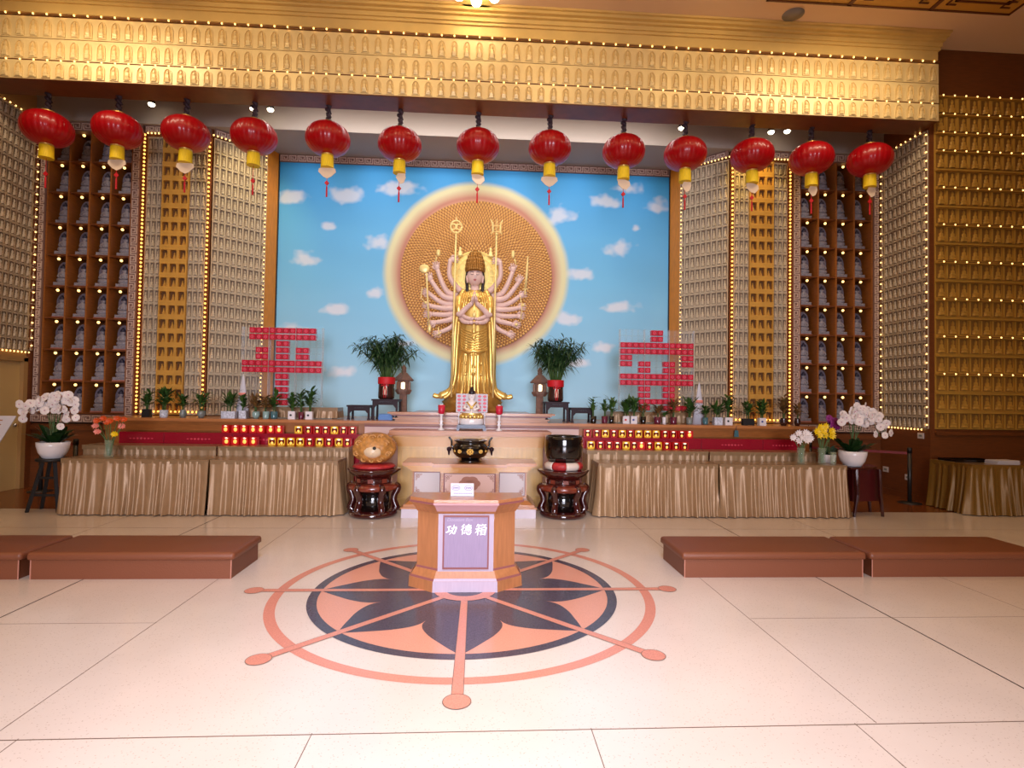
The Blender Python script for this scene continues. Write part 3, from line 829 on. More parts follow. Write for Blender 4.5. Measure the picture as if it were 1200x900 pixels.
for k, (x, z) in enumerate(LXS):
    lab = ('round red ribbed lantern with yellow fringe, %s from left in the hanging row' % ORD[k])
    loc = (x * 3.95 / 3.95, 3.97, z)
    if k == 0:
        L_ = LP_; L_.location = loc; L_['label'] = lab; L_['group'] = 'red lanterns hanging under the beam'
        plain = [c for c in L_.children]
    else:
        L_ = LP_.copy(); C.objects.link(L_); L_.location = loc; L_['label'] = lab
        for ch in plain:
            c = ch.copy(); C.objects.link(c); c.parent = L_
    # vary the paper tag and tassel
    if cards[k] is not None:
        o = card_mesh(cards[k]).build('paper_tag', M['card'], L_, world=False)
    b = MB(); b.tube([(0, 0, -.44), (0, 0, -.70)], .004, 5)
    b.fprism(Vector((0, 0, -.67)), X1, Z1, -Y1, [(-.034, 0), (0, -.04), (.034, 0), (0, .04)], -.01, .01)
    b.tube([(0, 0, -.71), (0, 0, -.74), (0, 0, -.88)], [.006, .012, .014], 8)
    b.build('red_tassel', M['redtas'], L_, world=False)

# ------------------------------------------------------------------ ledge, platform, red shelves
b = MB()
t = thing('shrine_ledge', 'long brown wooden ledge running across the shrine under the plants', 'ledge', (0, 4.5, 0))
b.box(-5.45, 5.36, 3.93, 4.84, 1.13, 1.172); b.prism([(-4.34, 4.84), (4.34, 4.84), (3.68, 5.46), (3.58, 5.76), (-3.58, 5.76), (-3.68, 5.46)], 1.13, 1.1719)
b.build('ledge_top', M['woodh'], t)
b = MB(); b.box(-5.42, 5.33, 3.96, 3.99, 1.10, 1.13); b.box(-5.4, 5.3, 3.985, 4.02, .99, 1.10); b.build('fascia', M['wood'], t)
b = MB(); b.box(-5.40, 5.31, 4.02, 4.10, 0, 1.13); b.build('front_board', M['wood'], t)
b = MB(); b.box(-1.62, 1.62, 3.96, 4.015, 0, 1.09); b.build('lit_board', M['pinkpanel'], t, label='wooden board behind the altar, bright light painted in as pale pink')  # pink stands for bright light on the wood, put into its colour
b = MB()
for z in (1.085, 1.12): b.box(-1.62, 1.62, 3.935, 3.96, z, z + .02)
b.build('moulding', M['boxmould'], t)
b = MB(); b.box(-5.4, -5.3, 4.1, 4.84, 0, 1.13); b.box(5.2, 5.28, 4.1, 4.84, 0, 1.13); b.build('end_board', M['wooddark'], t)
for s, side in ((-1, 'left'), (1, 'right')):
    xa, xb = (1.65, 5.05)
    t = thing('red_display_shelf', 'low crimson glossy display shelf under the ledge, %s of the altar' % side, 'shelf', (s * 3.3, 3.85, 0))
    b = MB(); b.box(s * xa, s * xb, 3.78, 3.955, 0, .975); b.build('body', M['magenta'], t)
    seams = [xa, 2.48, 3.46, 4.42, xb]
    for i in range(4):
        b = MB(); b.box(s * (seams[i] + .008), s * (seams[i + 1] - .008), 3.765, 3.78, .3, .97); p = b.build('front_panel', M['magenta'], t)
        b = MB(); cx = s * (seams[i] + seams[i + 1]) / 2
        for q in range(-3, 4):
            h = .018 - abs(q) * .003
            b.fprism(Vector((cx + q * .05, 3.764, .885)), X1, Z1, -Y1, [(-.02, 0), (0, -h), (.02, 0), (0, h)], 0, .002)
        b.build('printed_motif', M['magline'], p)

# lamp boxes
def lampbox(kind):
    r = thing('lamp_box', 'x', 'lamp box', (0, 0, 0))
    s = .052
    b = MB(); b.box(-s, s, -.035, .04, .0, .112); b.build('case', M['boxred'], r, world=False)
    b = MB()
    w = .012
    for (x0, x1, z0, z1) in ((-s, s, 0, w), (-s, s, .112 - w, .112), (-s, -s + w, 0, .112), (s - w, s, 0, .112)):
        b.box(x0, x1, -.047, -.035, z0, z1)
    if kind == 'gold':
        for sx in (-1, 1):
            for z in (.02, .092): b.sph((sx * .03, -.046, z), .012, 1, .6, 1, 8, 5)
    b.build('frame', M['boxgold'] if kind == 'gold' else M['boxred'], r, world=False)
    if kind == 'bright':
        b = MB(); b.smooth = True; b.sph((0, -.04, .05), .026, 1, .4, 1.2, 10, 6); b.build('glow', M['flame'], r, world=False)
        b = MB(); b.smooth = True; b.sph((0, -.04, .1), .02, 1.2, .5, .6, 10, 6); b.build('cap_glow', M['flamew'], r, world=False)
    else:
        b = MB(); b.box(-s + w, s - w, -.037, -.033, w, .112 - w); b.build('window', M['boxdark'], r, world=False)
        b = MB(); b.smooth = True; b.sph((0, -.04, .035), .018, 1, .4, 1.2, 10, 6); b.build('glow', M['flame'], r, world=False)
        b = MB(); b.smooth = True; b.sph((0, -.04, .093), .02, 1.2, .5, .7, 10, 6); b.build('cap_glow', M['flamew'], r, world=False)
    return r
LB = {k: [lampbox(k), False] for k in ('red', 'gold', 'bright')}
def place_box(k, x, y, z, lab, grp):
    pr = LB[k]
    if not pr[1]:
        pr[1] = True; pr[0].location = (x, y, z); pr[0]['label'] = lab; pr[0]['group'] = grp
    else: dup(pr[0], (x, y, z), lab, grp)
BX = [
 ('left upper', 3.86, .976, [(-3.59, 'bright'), (-3.45, 'bright'), (-3.33, 'bright'), (-3.2, 'bright'), (-3.09, 'bright'), (-2.95, 'bright'), (-2.83, 'bright'), (-2.55, 'gold'), (-2.41, 'red'), (-2.28, 'red'), (-2.16, 'red'), (-2.03, 'gold'), (-1.9, 'red'), (-1.77, 'red')]),
 ('left lower', 3.6, .822, [(-3.46, 'bright'), (-3.34, 'bright'), (-3.21, 'bright'), (-3.09, 'bright'), (-2.83, 'gold'), (-2.7, 'gold'), (-2.57, 'gold'), (-2.44, 'gold'), (-2.31, 'red'), (-2.17, 'gold'), (-2.04, 'red'), (-1.9, 'gold'), (-1.78, 'red')]),
 ('right upper', 3.86, .976, [(1.73, 'red'), (1.87, 'red'), (2.0, 'gold'), (2.13, 'red'), (2.26, 'gold'), (2.385, 'red'), (2.51, 'gold'), (2.65, 'gold'), (2.78, 'gold'), (2.92, 'red'), (3.05, 'red'), (3.18, 'red'), (3.3, 'bright')]),
 ('right lower', 3.6, .822, [(1.73, 'gold'), (1.87, 'red'), (2.0, 'red'), (2.12, 'red'), (2.25, 'gold'), (2.37, 'red'), (2.48, 'bright'), (2.6, 'red'), (2.73, 'gold'), (2.86, 'red'), (3.0, 'red'), (3.13, 'red')])]
for nm, y, z, L_ in BX:
    for i, (x, k) in enumerate(L_):
        kk = {'red': 'dark red lamp box with small glow', 'gold': 'lamp box with gold frame', 'bright': 'bright red glowing lamp box'}[k]
        place_box(k, x, y, z, '%s, %s from left in the %s row' % (kk, ORD[i], nm), 'lamp boxes in the %s row' % nm)

# ------------------------------------------------------------------ draped tables
def cloth_table(label, x0, x1, y0, y1, h, seed, front=True, left=False, right=False, back=False, amp=.03, top_t=.02, m='cloth', flare=.04, z0=0.012):
    rnd = random.Random(seed)
    t = thing('draped_table', label, 'table', ((x0 + x1) / 2, (y0 + y1) / 2, z0 - .012))
    zt = z0 - .012 + h
    b = MB(); b.box(x0, x1, y0, y1, zt - top_t, zt); b.build('tabletop', M['clothtop'], t)
    # leg frame hidden by cloth
    for lx in (x0 + .08, x1 - .08):
        for ly in (y0 + .08, y1 - .08):
            b = MB(); b.box(lx - .015, lx + .015, ly - .015, ly + .015, z0 - .012, zt - top_t); b.build('leg', M['metal'], t)
    path = []
    if left: path += [((x0, y1), (x0, y0), (-1, 0))]
    if front: path += [((x0, y0), (x1, y0), (0, -1))]
    if right: path += [((x1, y0), (x1, y1), (1, 0))]
    mb = MB(); mb.smooth = True
    pts = []
    u = 0
    for (a, c, nrm) in path:
        L = math.hypot(c[0] - a[0], c[1] - a[1]); n = max(4, int(L / .011))
        for i in range(n + 1):
            f = i / n; pts.append((a[0] + (c[0] - a[0]) * f, a[1] + (c[1] - a[1]) * f, nrm, u + L * f))
        u += L
    # irregular fold phase
    ph = []; p = rnd.random() * 6; cur = 0
    fr = 2 * PI / .115
    knots = [rnd.uniform(.5, 1.7) for _ in range(int(u / .12) + 3)]
    prev = None
    amps = [rnd.uniform(.35, 1.6) for _ in range(int(u / .09) + 4)]
    drift = [rnd.uniform(-.05, .05) for _ in range(int(u / .2) + 4)]
    def itp(a, q, st):
        k = q / st; i = int(k); f = k - i; f = f * f * (3 - 2 * f)
        return a[min(i, len(a) - 1)] * (1 - f) + a[min(i + 1, len(a) - 1)] * f
    phase = 0; lastu = 0; base_phase = []
    for (x, y, nrm, q) in pts:
        phase += fr * (q - lastu) * itp(knots, q, .12); lastu = q; base_phase.append(phase)
    nv = 9; R = []
    for j in range(nv + 1):
        v = j / nv; row = []
        for (x, y, nrm, q), ph_ in zip(pts, base_phase):
            a = amp * (.22 + .78 * v ** .8) * itp(amps, q, .09)
            w = sin(ph_ + 2.2 * v * itp(drift, q, .2) * 20)
            w = w * (1 - .25 * abs(w)) * 1.15 + .22 * sin(ph_ * 2.3 + 1)
            off = a * (w + .6) + flare * v * v + .006
            lat = itp(drift, q, .2) * v * v * .5
            tx, ty = -nrm[1], nrm[0]
            row.append((x + nrm[0] * off + tx * lat * .5, y + nrm[1] * off + ty * lat * .5, zt - .025 - v * (zt - .025 - z0)))
        R.append(row)
    mb.rings(R, cap=False, close=False)
    o = mb.build('pleated_skirt', M[m], t)
    mb = MB()
    for (a, c, nrm) in path:
        n = nrm
        e = .0015 if n[0] else 0
        mb.box(min(a[0], c[0]) - (.012 if n[0] else 0), max(a[0], c[0]) + (.012 if n[0] else 0), min(a[1], c[1]) - .012 - e, max(a[1], c[1]) + .0, zt - .055 - e, zt + .001 + e)
    mb.build('skirt_band', M['clothtop'] if m == 'cloth' else M[m], t)
    return t
cloth_table('champagne pleated front table at far left, beside the black stool', -5.12, -3.335, 2.80, 3.24, .70, 1, left=True)
cloth_table('champagne pleated front table just left of the carved wooden fish', -3.315, -1.73, 2.80, 3.24, .70, 2, right=True)
cloth_table('champagne pleated front table just right of the big black bowl', 1.69, 3.30, 2.80, 3.24, .70, 3, left=True)
cloth_table('champagne pleated front table beside the dark red side table', 3.32, 5.08, 2.80, 3.24, .70, 4, right=True)
cloth_table('raised rear pleated table at far left, behind the pink and orange flowers', -5.25, -3.50, 3.36, 3.72, .82, 5, left=True, amp=.018, flare=.0)
cloth_table('raised rear pleated table carrying gold lamp boxes, left of the altar', -3.48, -1.72, 3.36, 3.72, .82, 6, right=True, amp=.018, flare=.0)
cloth_table('raised rear pleated table carrying lamp boxes, right of the altar', 1.64, 3.40, 3.36, 3.72, .82, 7, left=True, amp=.018, flare=.0)
cloth_table('raised rear pleated table at far right, behind the white and yellow flowers', 3.42, 5.0, 3.36, 3.72, .82, 8, right=True, amp=.018, flare=.0)
cloth_table('dark gold draped table at the far right against the ochre relief wall', 7.03, 9.3, 2.96, 3.68, .71, 9, left=True, m='clothgold', amp=.035)
cloth_table('low pleated stand on the ledge behind the left red character rack', -3.62, -2.15, 4.42, 4.78, .175, 10, left=True, right=True, amp=.014, flare=.0, z0=1.184)
cloth_table('low pleated stand on the ledge behind the right red character rack', 2.22, 3.85, 4.42, 4.78, .18, 11, left=True, right=True, amp=.014, flare=.0, z0=1.184)
# tray and papers on right table
t = thing('black_tray', 'flat black tray lying on the dark gold table at far right', 'tray', (7.42, 3.45, .71))
b = MB(); b.box(7.1, 7.72, 3.28, 3.6, .71, .722); b.build('base', M['black'], t)
b = MB()
b.box(7.1, 7.72, 3.27, 3.285, .71, .745); b.box(7.1, 7.72, 3.595, 3.61, .71, .745); b.box(7.09, 7.105, 3.27, 3.61, .71, .745); b.box(7.715, 7.73, 3.27, 3.61, .71, .745); b.build('rim', M['black'], t)
t = thing('paper_stack', 'white stack of papers on the dark gold table at far right', 'papers', (7.66, 3.12, .71))
for k in range(4):
    b = MB(); b.cbox((7.62 + .008 * (k % 2), 3.1, .718 + k * .014), .34, .2, .012, .03 * (k - 1)); b.build('booklet', M['paper'], t)

# ------------------------------------------------------------------ red cup character racks
def glyph_rack(side, x0, z0, pitch, cells, ncol, nrow, y, topz):
    t = thing('acrylic_rack', 'clear acrylic rack of red cups forming a character, %s of the statue' % side, 'display rack', (x0 + ncol * pitch / 2, y, z0))
    W_ = ncol * pitch; H_ = nrow * pitch
    for i in range(ncol + 1):
        b = MB(); b.box(x0 + i * pitch - .003, x0 + i * pitch + .003, y - .05, y + .05, z0, z0 + H_); b.build('upright', M['acryledge'] if i % 4 == 0 else M['acrylic'], t)
    for j in range(nrow + 1):
        b = MB(); b.box(x0, x0 + W_, y - .05, y + .05, z0 + j * pitch - .003, z0 + j * pitch + .003); b.build('shelf', M['acrylic'], t)
    b = MB(); b.box(x0, x0 + W_, y + .052, y + .056, z0, z0 + H_); b.build('back_sheet', M['acrylic'], t)
    return t
def cup_proto():
    r = thing('red_cup', 'x', 'cup', (0, 0, 0))
    b = MB(); s = .046
    pts = [(-s, -s + .01), (-s + .01, -s), (s - .01, -s), (s, -s + .01), (s, s - .01), (s - .01, s), (-s + .01, s), (-s, s - .01)]
    b.prism(pts, .004, .088, 1.04); b.build('cup_body', M['redglass'], r, world=False)
    b = MB(); O = Vector((0, -s - .001, .046))
    rim(b, O, X1, Z1, -Y1, [(.026 * cos(a), .026 * sin(a)) for a in [k * PI / 5 for k in range(10)]], .3, 0, .002, 0, 0)
    b.fbox(O, X1, Z1, -Y1, -.010, .010, -.003, .003, 0, .002); b.fbox(O, X1, Z1, -Y1, -.003, .003, -.012, .012, 0, .002)
    b.build('emblem', M['redpale'], r, world=False)
    return r
CUP = [cup_proto(), False]
def put_cups(side, x0, z0, pitch, cells, nrow, y):
    rows = sorted(set(r for r, c in cells))
    for r in rows:
        cs = sorted(c for rr_, c in cells if rr_ == r)
        for i, c in enumerate(cs):
            loc = (x0 + (c + .5) * pitch, y, z0 + (nrow - 1 - r) * pitch + .004)
            lab = 'red cup in %s character rack, %s row down, %s from left' % (side, ORD[r], ORD[i])
            g = 'red cups in the %s character rack' % side
            if not CUP[1]:
                CUP[1] = True; CUP[0].location = loc; CUP[0]['label'] = lab; CUP[0]['group'] = g
            else: dup(CUP[0], loc, lab, g)
ping = [(r, c) for r in (0, 1) for c in range(1, 11)] + [(r, c) for r in (2, 3, 4, 7, 8, 9, 10, 11) for c in (5, 6)] + [(r, c) for r in (3, 4) for c in (2, 3, 8, 9)] + [(r, c) for r in (5, 6) for c in range(12)]
an = [(r, c) for r in (0, 1) for c in (5, 6)] + [(r, c) for r in (2, 3, 7, 8) for c in range(12)] + [(r, c) for r in (4, 5) for c in (0, 1, 10, 11)] + [(r, c) for r in (5, 6, 9, 10, 12) for c in (3, 4, 7, 8)] + [(11, c) for c in range(3, 9)] + [(12, 9), (12, 10)]
YG = 4.58
glyph_rack('left', -3.69, 1.365, .1045, ping, 12, 12, YG, 0); put_cups('left', -3.69, 1.365, .1045, ping, 12, YG)
glyph_rack('right', 2.395, 1.37, .1035, an, 12, 13, YG, 0); put_cups('right', 2.395, 1.37, .1035, an, 13, YG)
# white paper pennants
for (x, side) in ((-3.58, 'left'), (3.66, 'right')):
    t = thing('paper_cone', 'tall slim white paper cone beside the %s red character rack' % side, 'paper cone', (x, 4.36, 1.172))
    b = MB(); b.smooth = True; b.lathe([(.11, 0), (.085, .2), (.02, .62), (.004, .68)], (x, 4.36, 1.172), 14, 1, .5); b.build('paper_sheet', M['paper'], t)
    b = MB(); b.smooth = True; b.lathe([(.062, .0), (.056, .05)], (x, 4.36 - .015, 1.172 + .34), 14, 1, .5); b.build('pink_band', M['pinkp'], t)

# ------------------------------------------------------------------ pots and plants on the ledge
def leafpts(mb, p, d, L, w, droop=.3, side=None):
    p = Vector(p); d = Vector(d).normalized(); s = d.cross(Z1)
    if s.length < .05: s = X1.copy()
    s.normalize()
    a = p; m1 = p + d * L * .35 + Z1 * .0; m2 = p + d * L * .7 - Z1 * L * droop * .35; e = p + d * L - Z1 * L * droop
    mb.add([a, m1 + s * w, m2 + s * w * .8, e, m2 - s * w * .8, m1 - s * w], [(0, 1, 5), (1, 2, 4, 5), (2, 3, 4)])
def pot(kind, c, r):
    b = MB(); b.smooth = True; x, y, z = c
    spec = {
     'black_rect': ('blackm', 'box'), 'white_cyl': ('porc', 'cyl'), 'grey_round': ('greyc', 'round'), 'grey_bowl': ('greyc', 'bowl'), 'white_long': ('porc', 'long'),
     'white_rect': ('porc', 'box'), 'pink_bowl': ('tealpale', 'bowl'), 'pale_teal': ('tealpale', 'cyl'), 'teal': ('teal', 'cyl'), 'white_square': ('ceramic', 'box'), 'dark_red': ('plum', 'cyl'),
     'black_cyl': ('black', 'cyl'), 'plum': ('plum', 'cyl'), 'white_small': ('ceramic', 'cyl'), 'grey_cyl': ('greyc', 'cyl'), 'black_wide': ('blackm', 'long'), 'brown': ('brownpot', 'round'), 'white_mark': ('ceramic', 'box')}[kind]
    if spec[1] == 'box':
        b.smooth = False; b.prism([(x - r, y - r * .7), (x + r, y - r * .7), (x + r, y + r * .7), (x - r, y + r * .7)], z, z + .115, .98, (x, y))
        b.prism([(x - r * .9, y - r * .6), (x + r * .9, y - r * .6), (x + r * .9, y + r * .6), (x - r * .9, y + r * .6)], z + .115, z + .119)
    elif spec[1] == 'long':
        b.smooth = False; b.prism([(x - r * 1.5, y - r * .6), (x + r * 1.5, y - r * .6), (x + r * 1.5, y + r * .6), (x - r * 1.5, y + r * .6)], z, z + .105, 1.02, (x, y))
    elif spec[1] == 'cyl': b.lathe([(r * .85, 0), (r * .92, .02), (r, .11), (r * .88, .112), (r * .8, .09)], c, 20)
    elif spec[1] == 'round': b.lathe([(r * .6, 0), (r, .04), (r * 1.02, .07), (r * .75, .11), (r * .8, .12), (r * .6, .11)], c, 20)
    elif spec[1] == 'bowl': b.lathe([(r * .6, 0), (r * .95, .03), (r * 1.15, .06), (r * 1.05, .095), (r * .9, .11), (r * .8, .1)], c, 20)
    return b, spec[0]
def potted(x, y, kind, r, h, label, leafm='leafpot', ns=3, nl=26, wid=.09, mark=None, seed=0, z=1.172):
    rnd = random.Random(seed + int(x * 100))
    t = thing('potted_plant', label, 'plant', (x, y, z), 'small potted plants on the ledge')
    b, mm = pot(kind, (x, y, z), r); po = b.build('pot', M[mm], t)
    if mark:
        b = MB(); b.fprism(Vector((x - r * .2, y - r * .705 - .001, z + .06)), X1, Z1, -Y1, [(.016 * cos(k * PI / 4) * (1 + .4 * (k % 2)), .016 * sin(k * PI / 4)) for k in range(8)], 0, .002)
        b.build('painted_mark', M[mark], po)
    st = MB(); fo = MB(); st.smooth = True
    for k in range(ns):
        a = rnd.uniform(0, 2 * PI); sp = rnd.uniform(.2, 1) * wid * .6
        hh = h * rnd.uniform(.6, .95)
        top = (x + sp * cos(a), y + sp * sin(a) * .6, z + .1 + hh)
        st.tube([(x + r * .3 * cos(a), y + r * .2 * sin(a), z + .08), (x + sp * .5 * cos(a), y + sp * .3 * sin(a), z + .1 + hh * .5), top], [.009, .008, .005], 6)
        for i in range(int(1.6 * nl / ns)):
            f = rnd.uniform(.25, 1.05); aa = rnd.uniform(0, 2 * PI)
            p = (x + sp * f * cos(a), y + sp * f * sin(a) * .6, z + .1 + hh * f)
            leafpts(fo, p, (cos(aa), sin(aa) * .6, rnd.uniform(.1, 1.1)), rnd.uniform(.09, .16) * (.75 + wid * 4.5), rnd.uniform(.016, .027), rnd.uniform(0, .5))
    st.build('stems', M['stem'], t); fo.build('foliage', M[leafm], t)
    return t
PY_ = 4.2
PLN = [
 (-4.92, 'black_rect', .055, .27, 'small green plant in a black rectangular pot at the left end of the ledge', 'leafpot', 3, 36, .09, None),
 (-4.67, 'white_cyl', .06, .33, 'bushy plant in a white and blue cylinder pot near the ledge left end', 'leafpot', 4, 60, .11, None),
 (-4.39, 'grey_round', .05, .28, 'small green plant in a small round grey pot, third from the left end', 'leafpot', 3, 40, .08, None),
 (-4.12, 'grey_bowl', .055, .26, 'spreading plant in a wide grey ceramic bowl in front of the orange light string', 'leafpot', 4, 48, .12, None),
 (-3.71, 'white_long', .068, .3, 'plant in a long white and blue rectangular planter', 'leafpot', 4, 44, .12, None),
 (-3.50, 'white_rect', .05, .25, 'sparse plant in a small white and blue square planter next to the long planter', 'leafpot', 3, 26, .08, None),
 (-3.31, 'pink_bowl', .05, .2, 'reddish leaved plant in a pale glass bowl', 'leafred', 3, 36, .09, None),
 (-3.16, 'pale_teal', .05, .24, 'olive leaved plant in a pale teal glass pot', 'leafred', 3, 40, .1, None),
 (-3.04, 'teal', .055, .32, 'tall green plant in a dark teal glass pot', 'leafpot', 3, 44, .1, None),
 (-2.77, 'white_square', .052, .27, 'green plant in a white square pot, left of the small dark red pot', 'leafpot', 3, 50, .08, 'inkmark'),
 (-2.635, 'dark_red', .042, .32, 'bamboo plant in a small dark red pot between two white pots', 'leafpot', 3, 36, .07, None),
 (-2.51, 'white_square', .052, .34, 'taller green plant in a white square pot, right of the dark red pot', 'leafpot', 4, 64, .11, 'inkmark'),
 (1.89, 'black_cyl', .05, .3, 'thin lucky bamboo in a shiny black pot at the left end of the right ledge', 'leafpot', 2, 22, .09, None),
 (2.07, 'dark_red', .048, .24, 'small plant in a dark red pot, second pot of the right ledge', 'leafpot', 2, 14, .07, None),
 (2.18, 'black_cyl', .04, .28, 'spreading bamboo in a small black glass pot, third pot of the right ledge', 'leafpot', 2, 24, .12, None),
 (2.41, 'white_mark', .05, .30, 'leafy plant in a white square pot with red mark', 'leafpot', 4, 60, .12, 'redmark'),
 (2.535, 'white_mark', .05, .32, 'leafy plant in a white square pot with blue mark', 'leafpot', 4, 60, .1, 'bluemark'),
 (2.69, 'black_cyl', .045, .22, 'small brownish plant in a dark glass pot right of the two white pots', 'leafred', 2, 20, .07, None),
 (2.92, 'plum', .055, .22, 'yellow green plant in a wide plum pot in front of the right rack', 'leafred', 3, 40, .11, None),
 (3.03, 'white_small', .032, .1, 'tiny sprig in a small white cup beside a plum pot', 'leafpot', 1, 8, .03, None),
 (3.18, 'plum', .055, .28, 'olive leaved plant in a plum pot right of the tiny white cup', 'leafred', 3, 34, .1, None),
 (3.44, 'grey_cyl', .05, .34, 'tall spreading plant in a grey cylinder pot near the white paper cone', 'leafpot', 4, 56, .13, None),
 (3.70, 'teal', .045, .22, 'small plant in a teal pot right of the paper cone', 'leafpot', 3, 26, .08, None),
 (3.90, 'white_rect', .065, .28, 'plant in a wide white planter against the stone reliefs', 'leafpot', 3, 40, .12, None),
 (4.07, 'white_mark', .06, .36, 'tall bushy plant in a white pot with dark mark below the orange light string', 'leafpot', 4, 60, .1, 'inkmark'),
 (4.40, 'black_wide', .06, .26, 'plant in a wide black planter below the ochre niche column', 'leafpot', 3, 40, .1, None),
 (4.63, 'white_mark', .055, .30, 'dark leafy plant in a white pot with blue mark below the ochre niche column', 'leafpot', 4, 64, .1, 'bluemark'),
 (4.99, 'brown', .06, .36, 'tall dark plant in a round brown pot beside the right shelf cabinet', 'leafred', 4, 60, .1, None),
 (5.22, 'brown', .05, .26, 'faint thin plant in a round brown pot at the right end of the ledge', 'leafred', 3, 36, .09, None)]
for k, (x, kd, r, h, lab, lm, ns, nl, wd, mk) in enumerate(PLN):
    potted(x, PY_, kd, r, h, lab, lm, ns, nl, wd, mk, seed=k * 13)
# hanging tag
t = thing('hanging_tag', 'small blue grey tag hanging from the ledge edge above the crimson shelf at right', 'tag', (4.08, 3.92, 1.13))
b = MB(); b.tube([(4.08, 3.922, 1.17), (4.08, 3.922, 1.1)], .004, 5); b.build('loop', M['cord'], t)
b = MB(); b.prism([(4.045, 3.912), (4.115, 3.912), (4.115, 3.928), (4.045, 3.928)], 1.0, 1.1, .8, (4.08, 3.92)); b.build('tag_body', M['teal'], t)

# ------------------------------------------------------------------ dark stools on the ledge
def dark_stool(label, x0, x1, y0, y1, z0, h):
    t = thing('dark_wood_stand', label, 'stand', ((x0 + x1) / 2, (y0 + y1) / 2, z0))
    b = MB(); b.box(x0 - .015, x1 + .015, y0 - .015, y1 + .015, z0 + h - .025, z0 + h); b.box(x0, x1, y0, y1, z0 + h - .04, z0 + h - .025); b.build('seat', M['ebony'], t)
    w = .03
    for x in (x0, x1 - w):
        for y in (y0, y1 - w):
            b = MB(); b.box(x, x + w, y, y + w, z0, z0 + h - .04); b.box(x - .006, x + w + .006, y - .006, y + w + .006, z0, z0 + .018); b.build('leg', M['ebony'], t)
    b = MB(); hh = min(.1, h * .4); zt = z0 + h - .04
    b.box(x0 + w, x1 - w, y0 + .007, y0 + .019, zt - hh * .5, zt - .001)
    b.fprism(Vector((x0 + w, y0 + .004, zt)), X1, Z1, Y1, [(0, 0), (0, -hh), (.04, -hh * .5), (.07, -hh * .5), (.07, 0)], 0, .016)
    b.fprism(Vector((x1 - w, y0 + .004, zt)), X1, Z1, Y1, [(0, 0), (-.07, 0), (-.07, -hh * .5), (-.04, -hh * .5), (0, -hh)], 0, .016)
    b.build('apron', M['ebony'], t)
    return t
dark_stool('low dark wooden stand on the ledge, left of the taller stand with left bamboo vase', -1.96, -1.62, 4.3, 4.62, 1.172, .225)
dark_stool('tall dark wooden stand on the ledge carrying the left bamboo vase', -1.58, -1.19, 4.3, 4.68, 1.172, .325)
dark_stool('tall dark wooden stand on the ledge carrying the right bamboo vase', 1.15, 1.51, 4.3, 4.68, 1.172, .325)
dark_stool('low dark wooden stand on the ledge, right of the taller stand with right bamboo vase', 1.56, 1.91, 4.3, 4.62, 1.172, .235)
t = thing('folded_cloth', 'light blue folded cloth tucked under the tall left wooden stand', 'cloth', (-1.33, 4.5, 1.172))
b = MB(); b.box(-1.50, -1.28, 4.38, 4.6, 1.172, 1.23); b.box(-1.49, -1.29, 4.39, 4.59, 1.23, 1.26); b.build('cloth_fold', M['bluecloth'], t)

# big bamboo vases
def bamboo_vase(cx, cy, z, label, seed):
    rnd = random.Random(seed)
    t = thing('bamboo_vase', label, 'vase', (cx, cy, z))
    b = MB(); b.smooth = True
    b.lathe([(.10, 0), (.125, .02), (.13, .06), (.125, .2), (.128, .33), (.13, .345), (.115, .345), (.11, .3)], (cx, cy, z), 28); b.build('vase', M['brownpot'], t)
    b = MB(); b.smooth = True; b.lathe([(.133, .24), (.136, .25), (.136, .34), (.132, .35)], (cx, cy, z), 28, cap=False); b.build('red_band', M['redtas'], t)
    b = MB(); b.smooth = True
    for s in (-1, 1):
        b.tube([(cx, cy - .14, z + .225), (cx + s * .05, cy - .15, z + .25), (cx + s * .055, cy - .15, z + .21), (cx, cy - .14, z + .225)], .008, 6)
        b.tube([(cx, cy - .14, z + .225), (cx + s * .02, cy - .145, z + .12), (cx + s * .012, cy - .145, z + .02)], .008, 6)
    b.build('ribbon_bow', M['redtas'], t)
    b = MB(); b.fbox(Vector((cx, cy - .132, z + .07)), X1, Z1, -Y1, -.03, .03, 0, .13, 0, .006); b.build('pale_card', M['card'], t)
    st = MB(); st.smooth = True; fo = MB()
    for k in range(26):
        a = 2 * PI * k / 26 + rnd.uniform(-.1, .1); lean = rnd.uniform(.25, 1.0)
        ex = cx + cos(a) * lean * .52; ey = cy + sin(a) * lean * .22; ez = z + .35 + rnd.uniform(.5, .68) * (1.1 - .30 * lean)
        P = [(cx + cos(a) * .06, cy + sin(a) * .06, z + .28), (cx + cos(a) * lean * .2, cy + sin(a) * lean * .1, z + .35 + (ez - z - .35) * .45), (ex, ey, ez)]
        st.tube(P, [.010, .009, .005], 6)
        for i in range(58):
            f = rnd.uniform(.35, 1.05)
            p = Vector(P[1]).lerp(Vector(P[2]), (f - .45) / .55)
            aa = rnd.uniform(0, 2 * PI)
            leafpts(fo, p, (cos(aa), sin(aa) * .7, rnd.uniform(-.3, 1.0)), rnd.uniform(.12, .24), rnd.uniform(.009, .015), rnd.uniform(.1, .8))
    st.build('stems', M['stem'], t); fo.build('foliage', M['leaf'], t)
bamboo_vase(-1.395, 4.47, 1.497, 'big fan of green bamboo in a dark vase with red band, left of the statue', 3)
bamboo_vase(1.32, 4.47, 1.497, 'big fan of green bamboo in a dark vase with red band, right of the statue', 5)

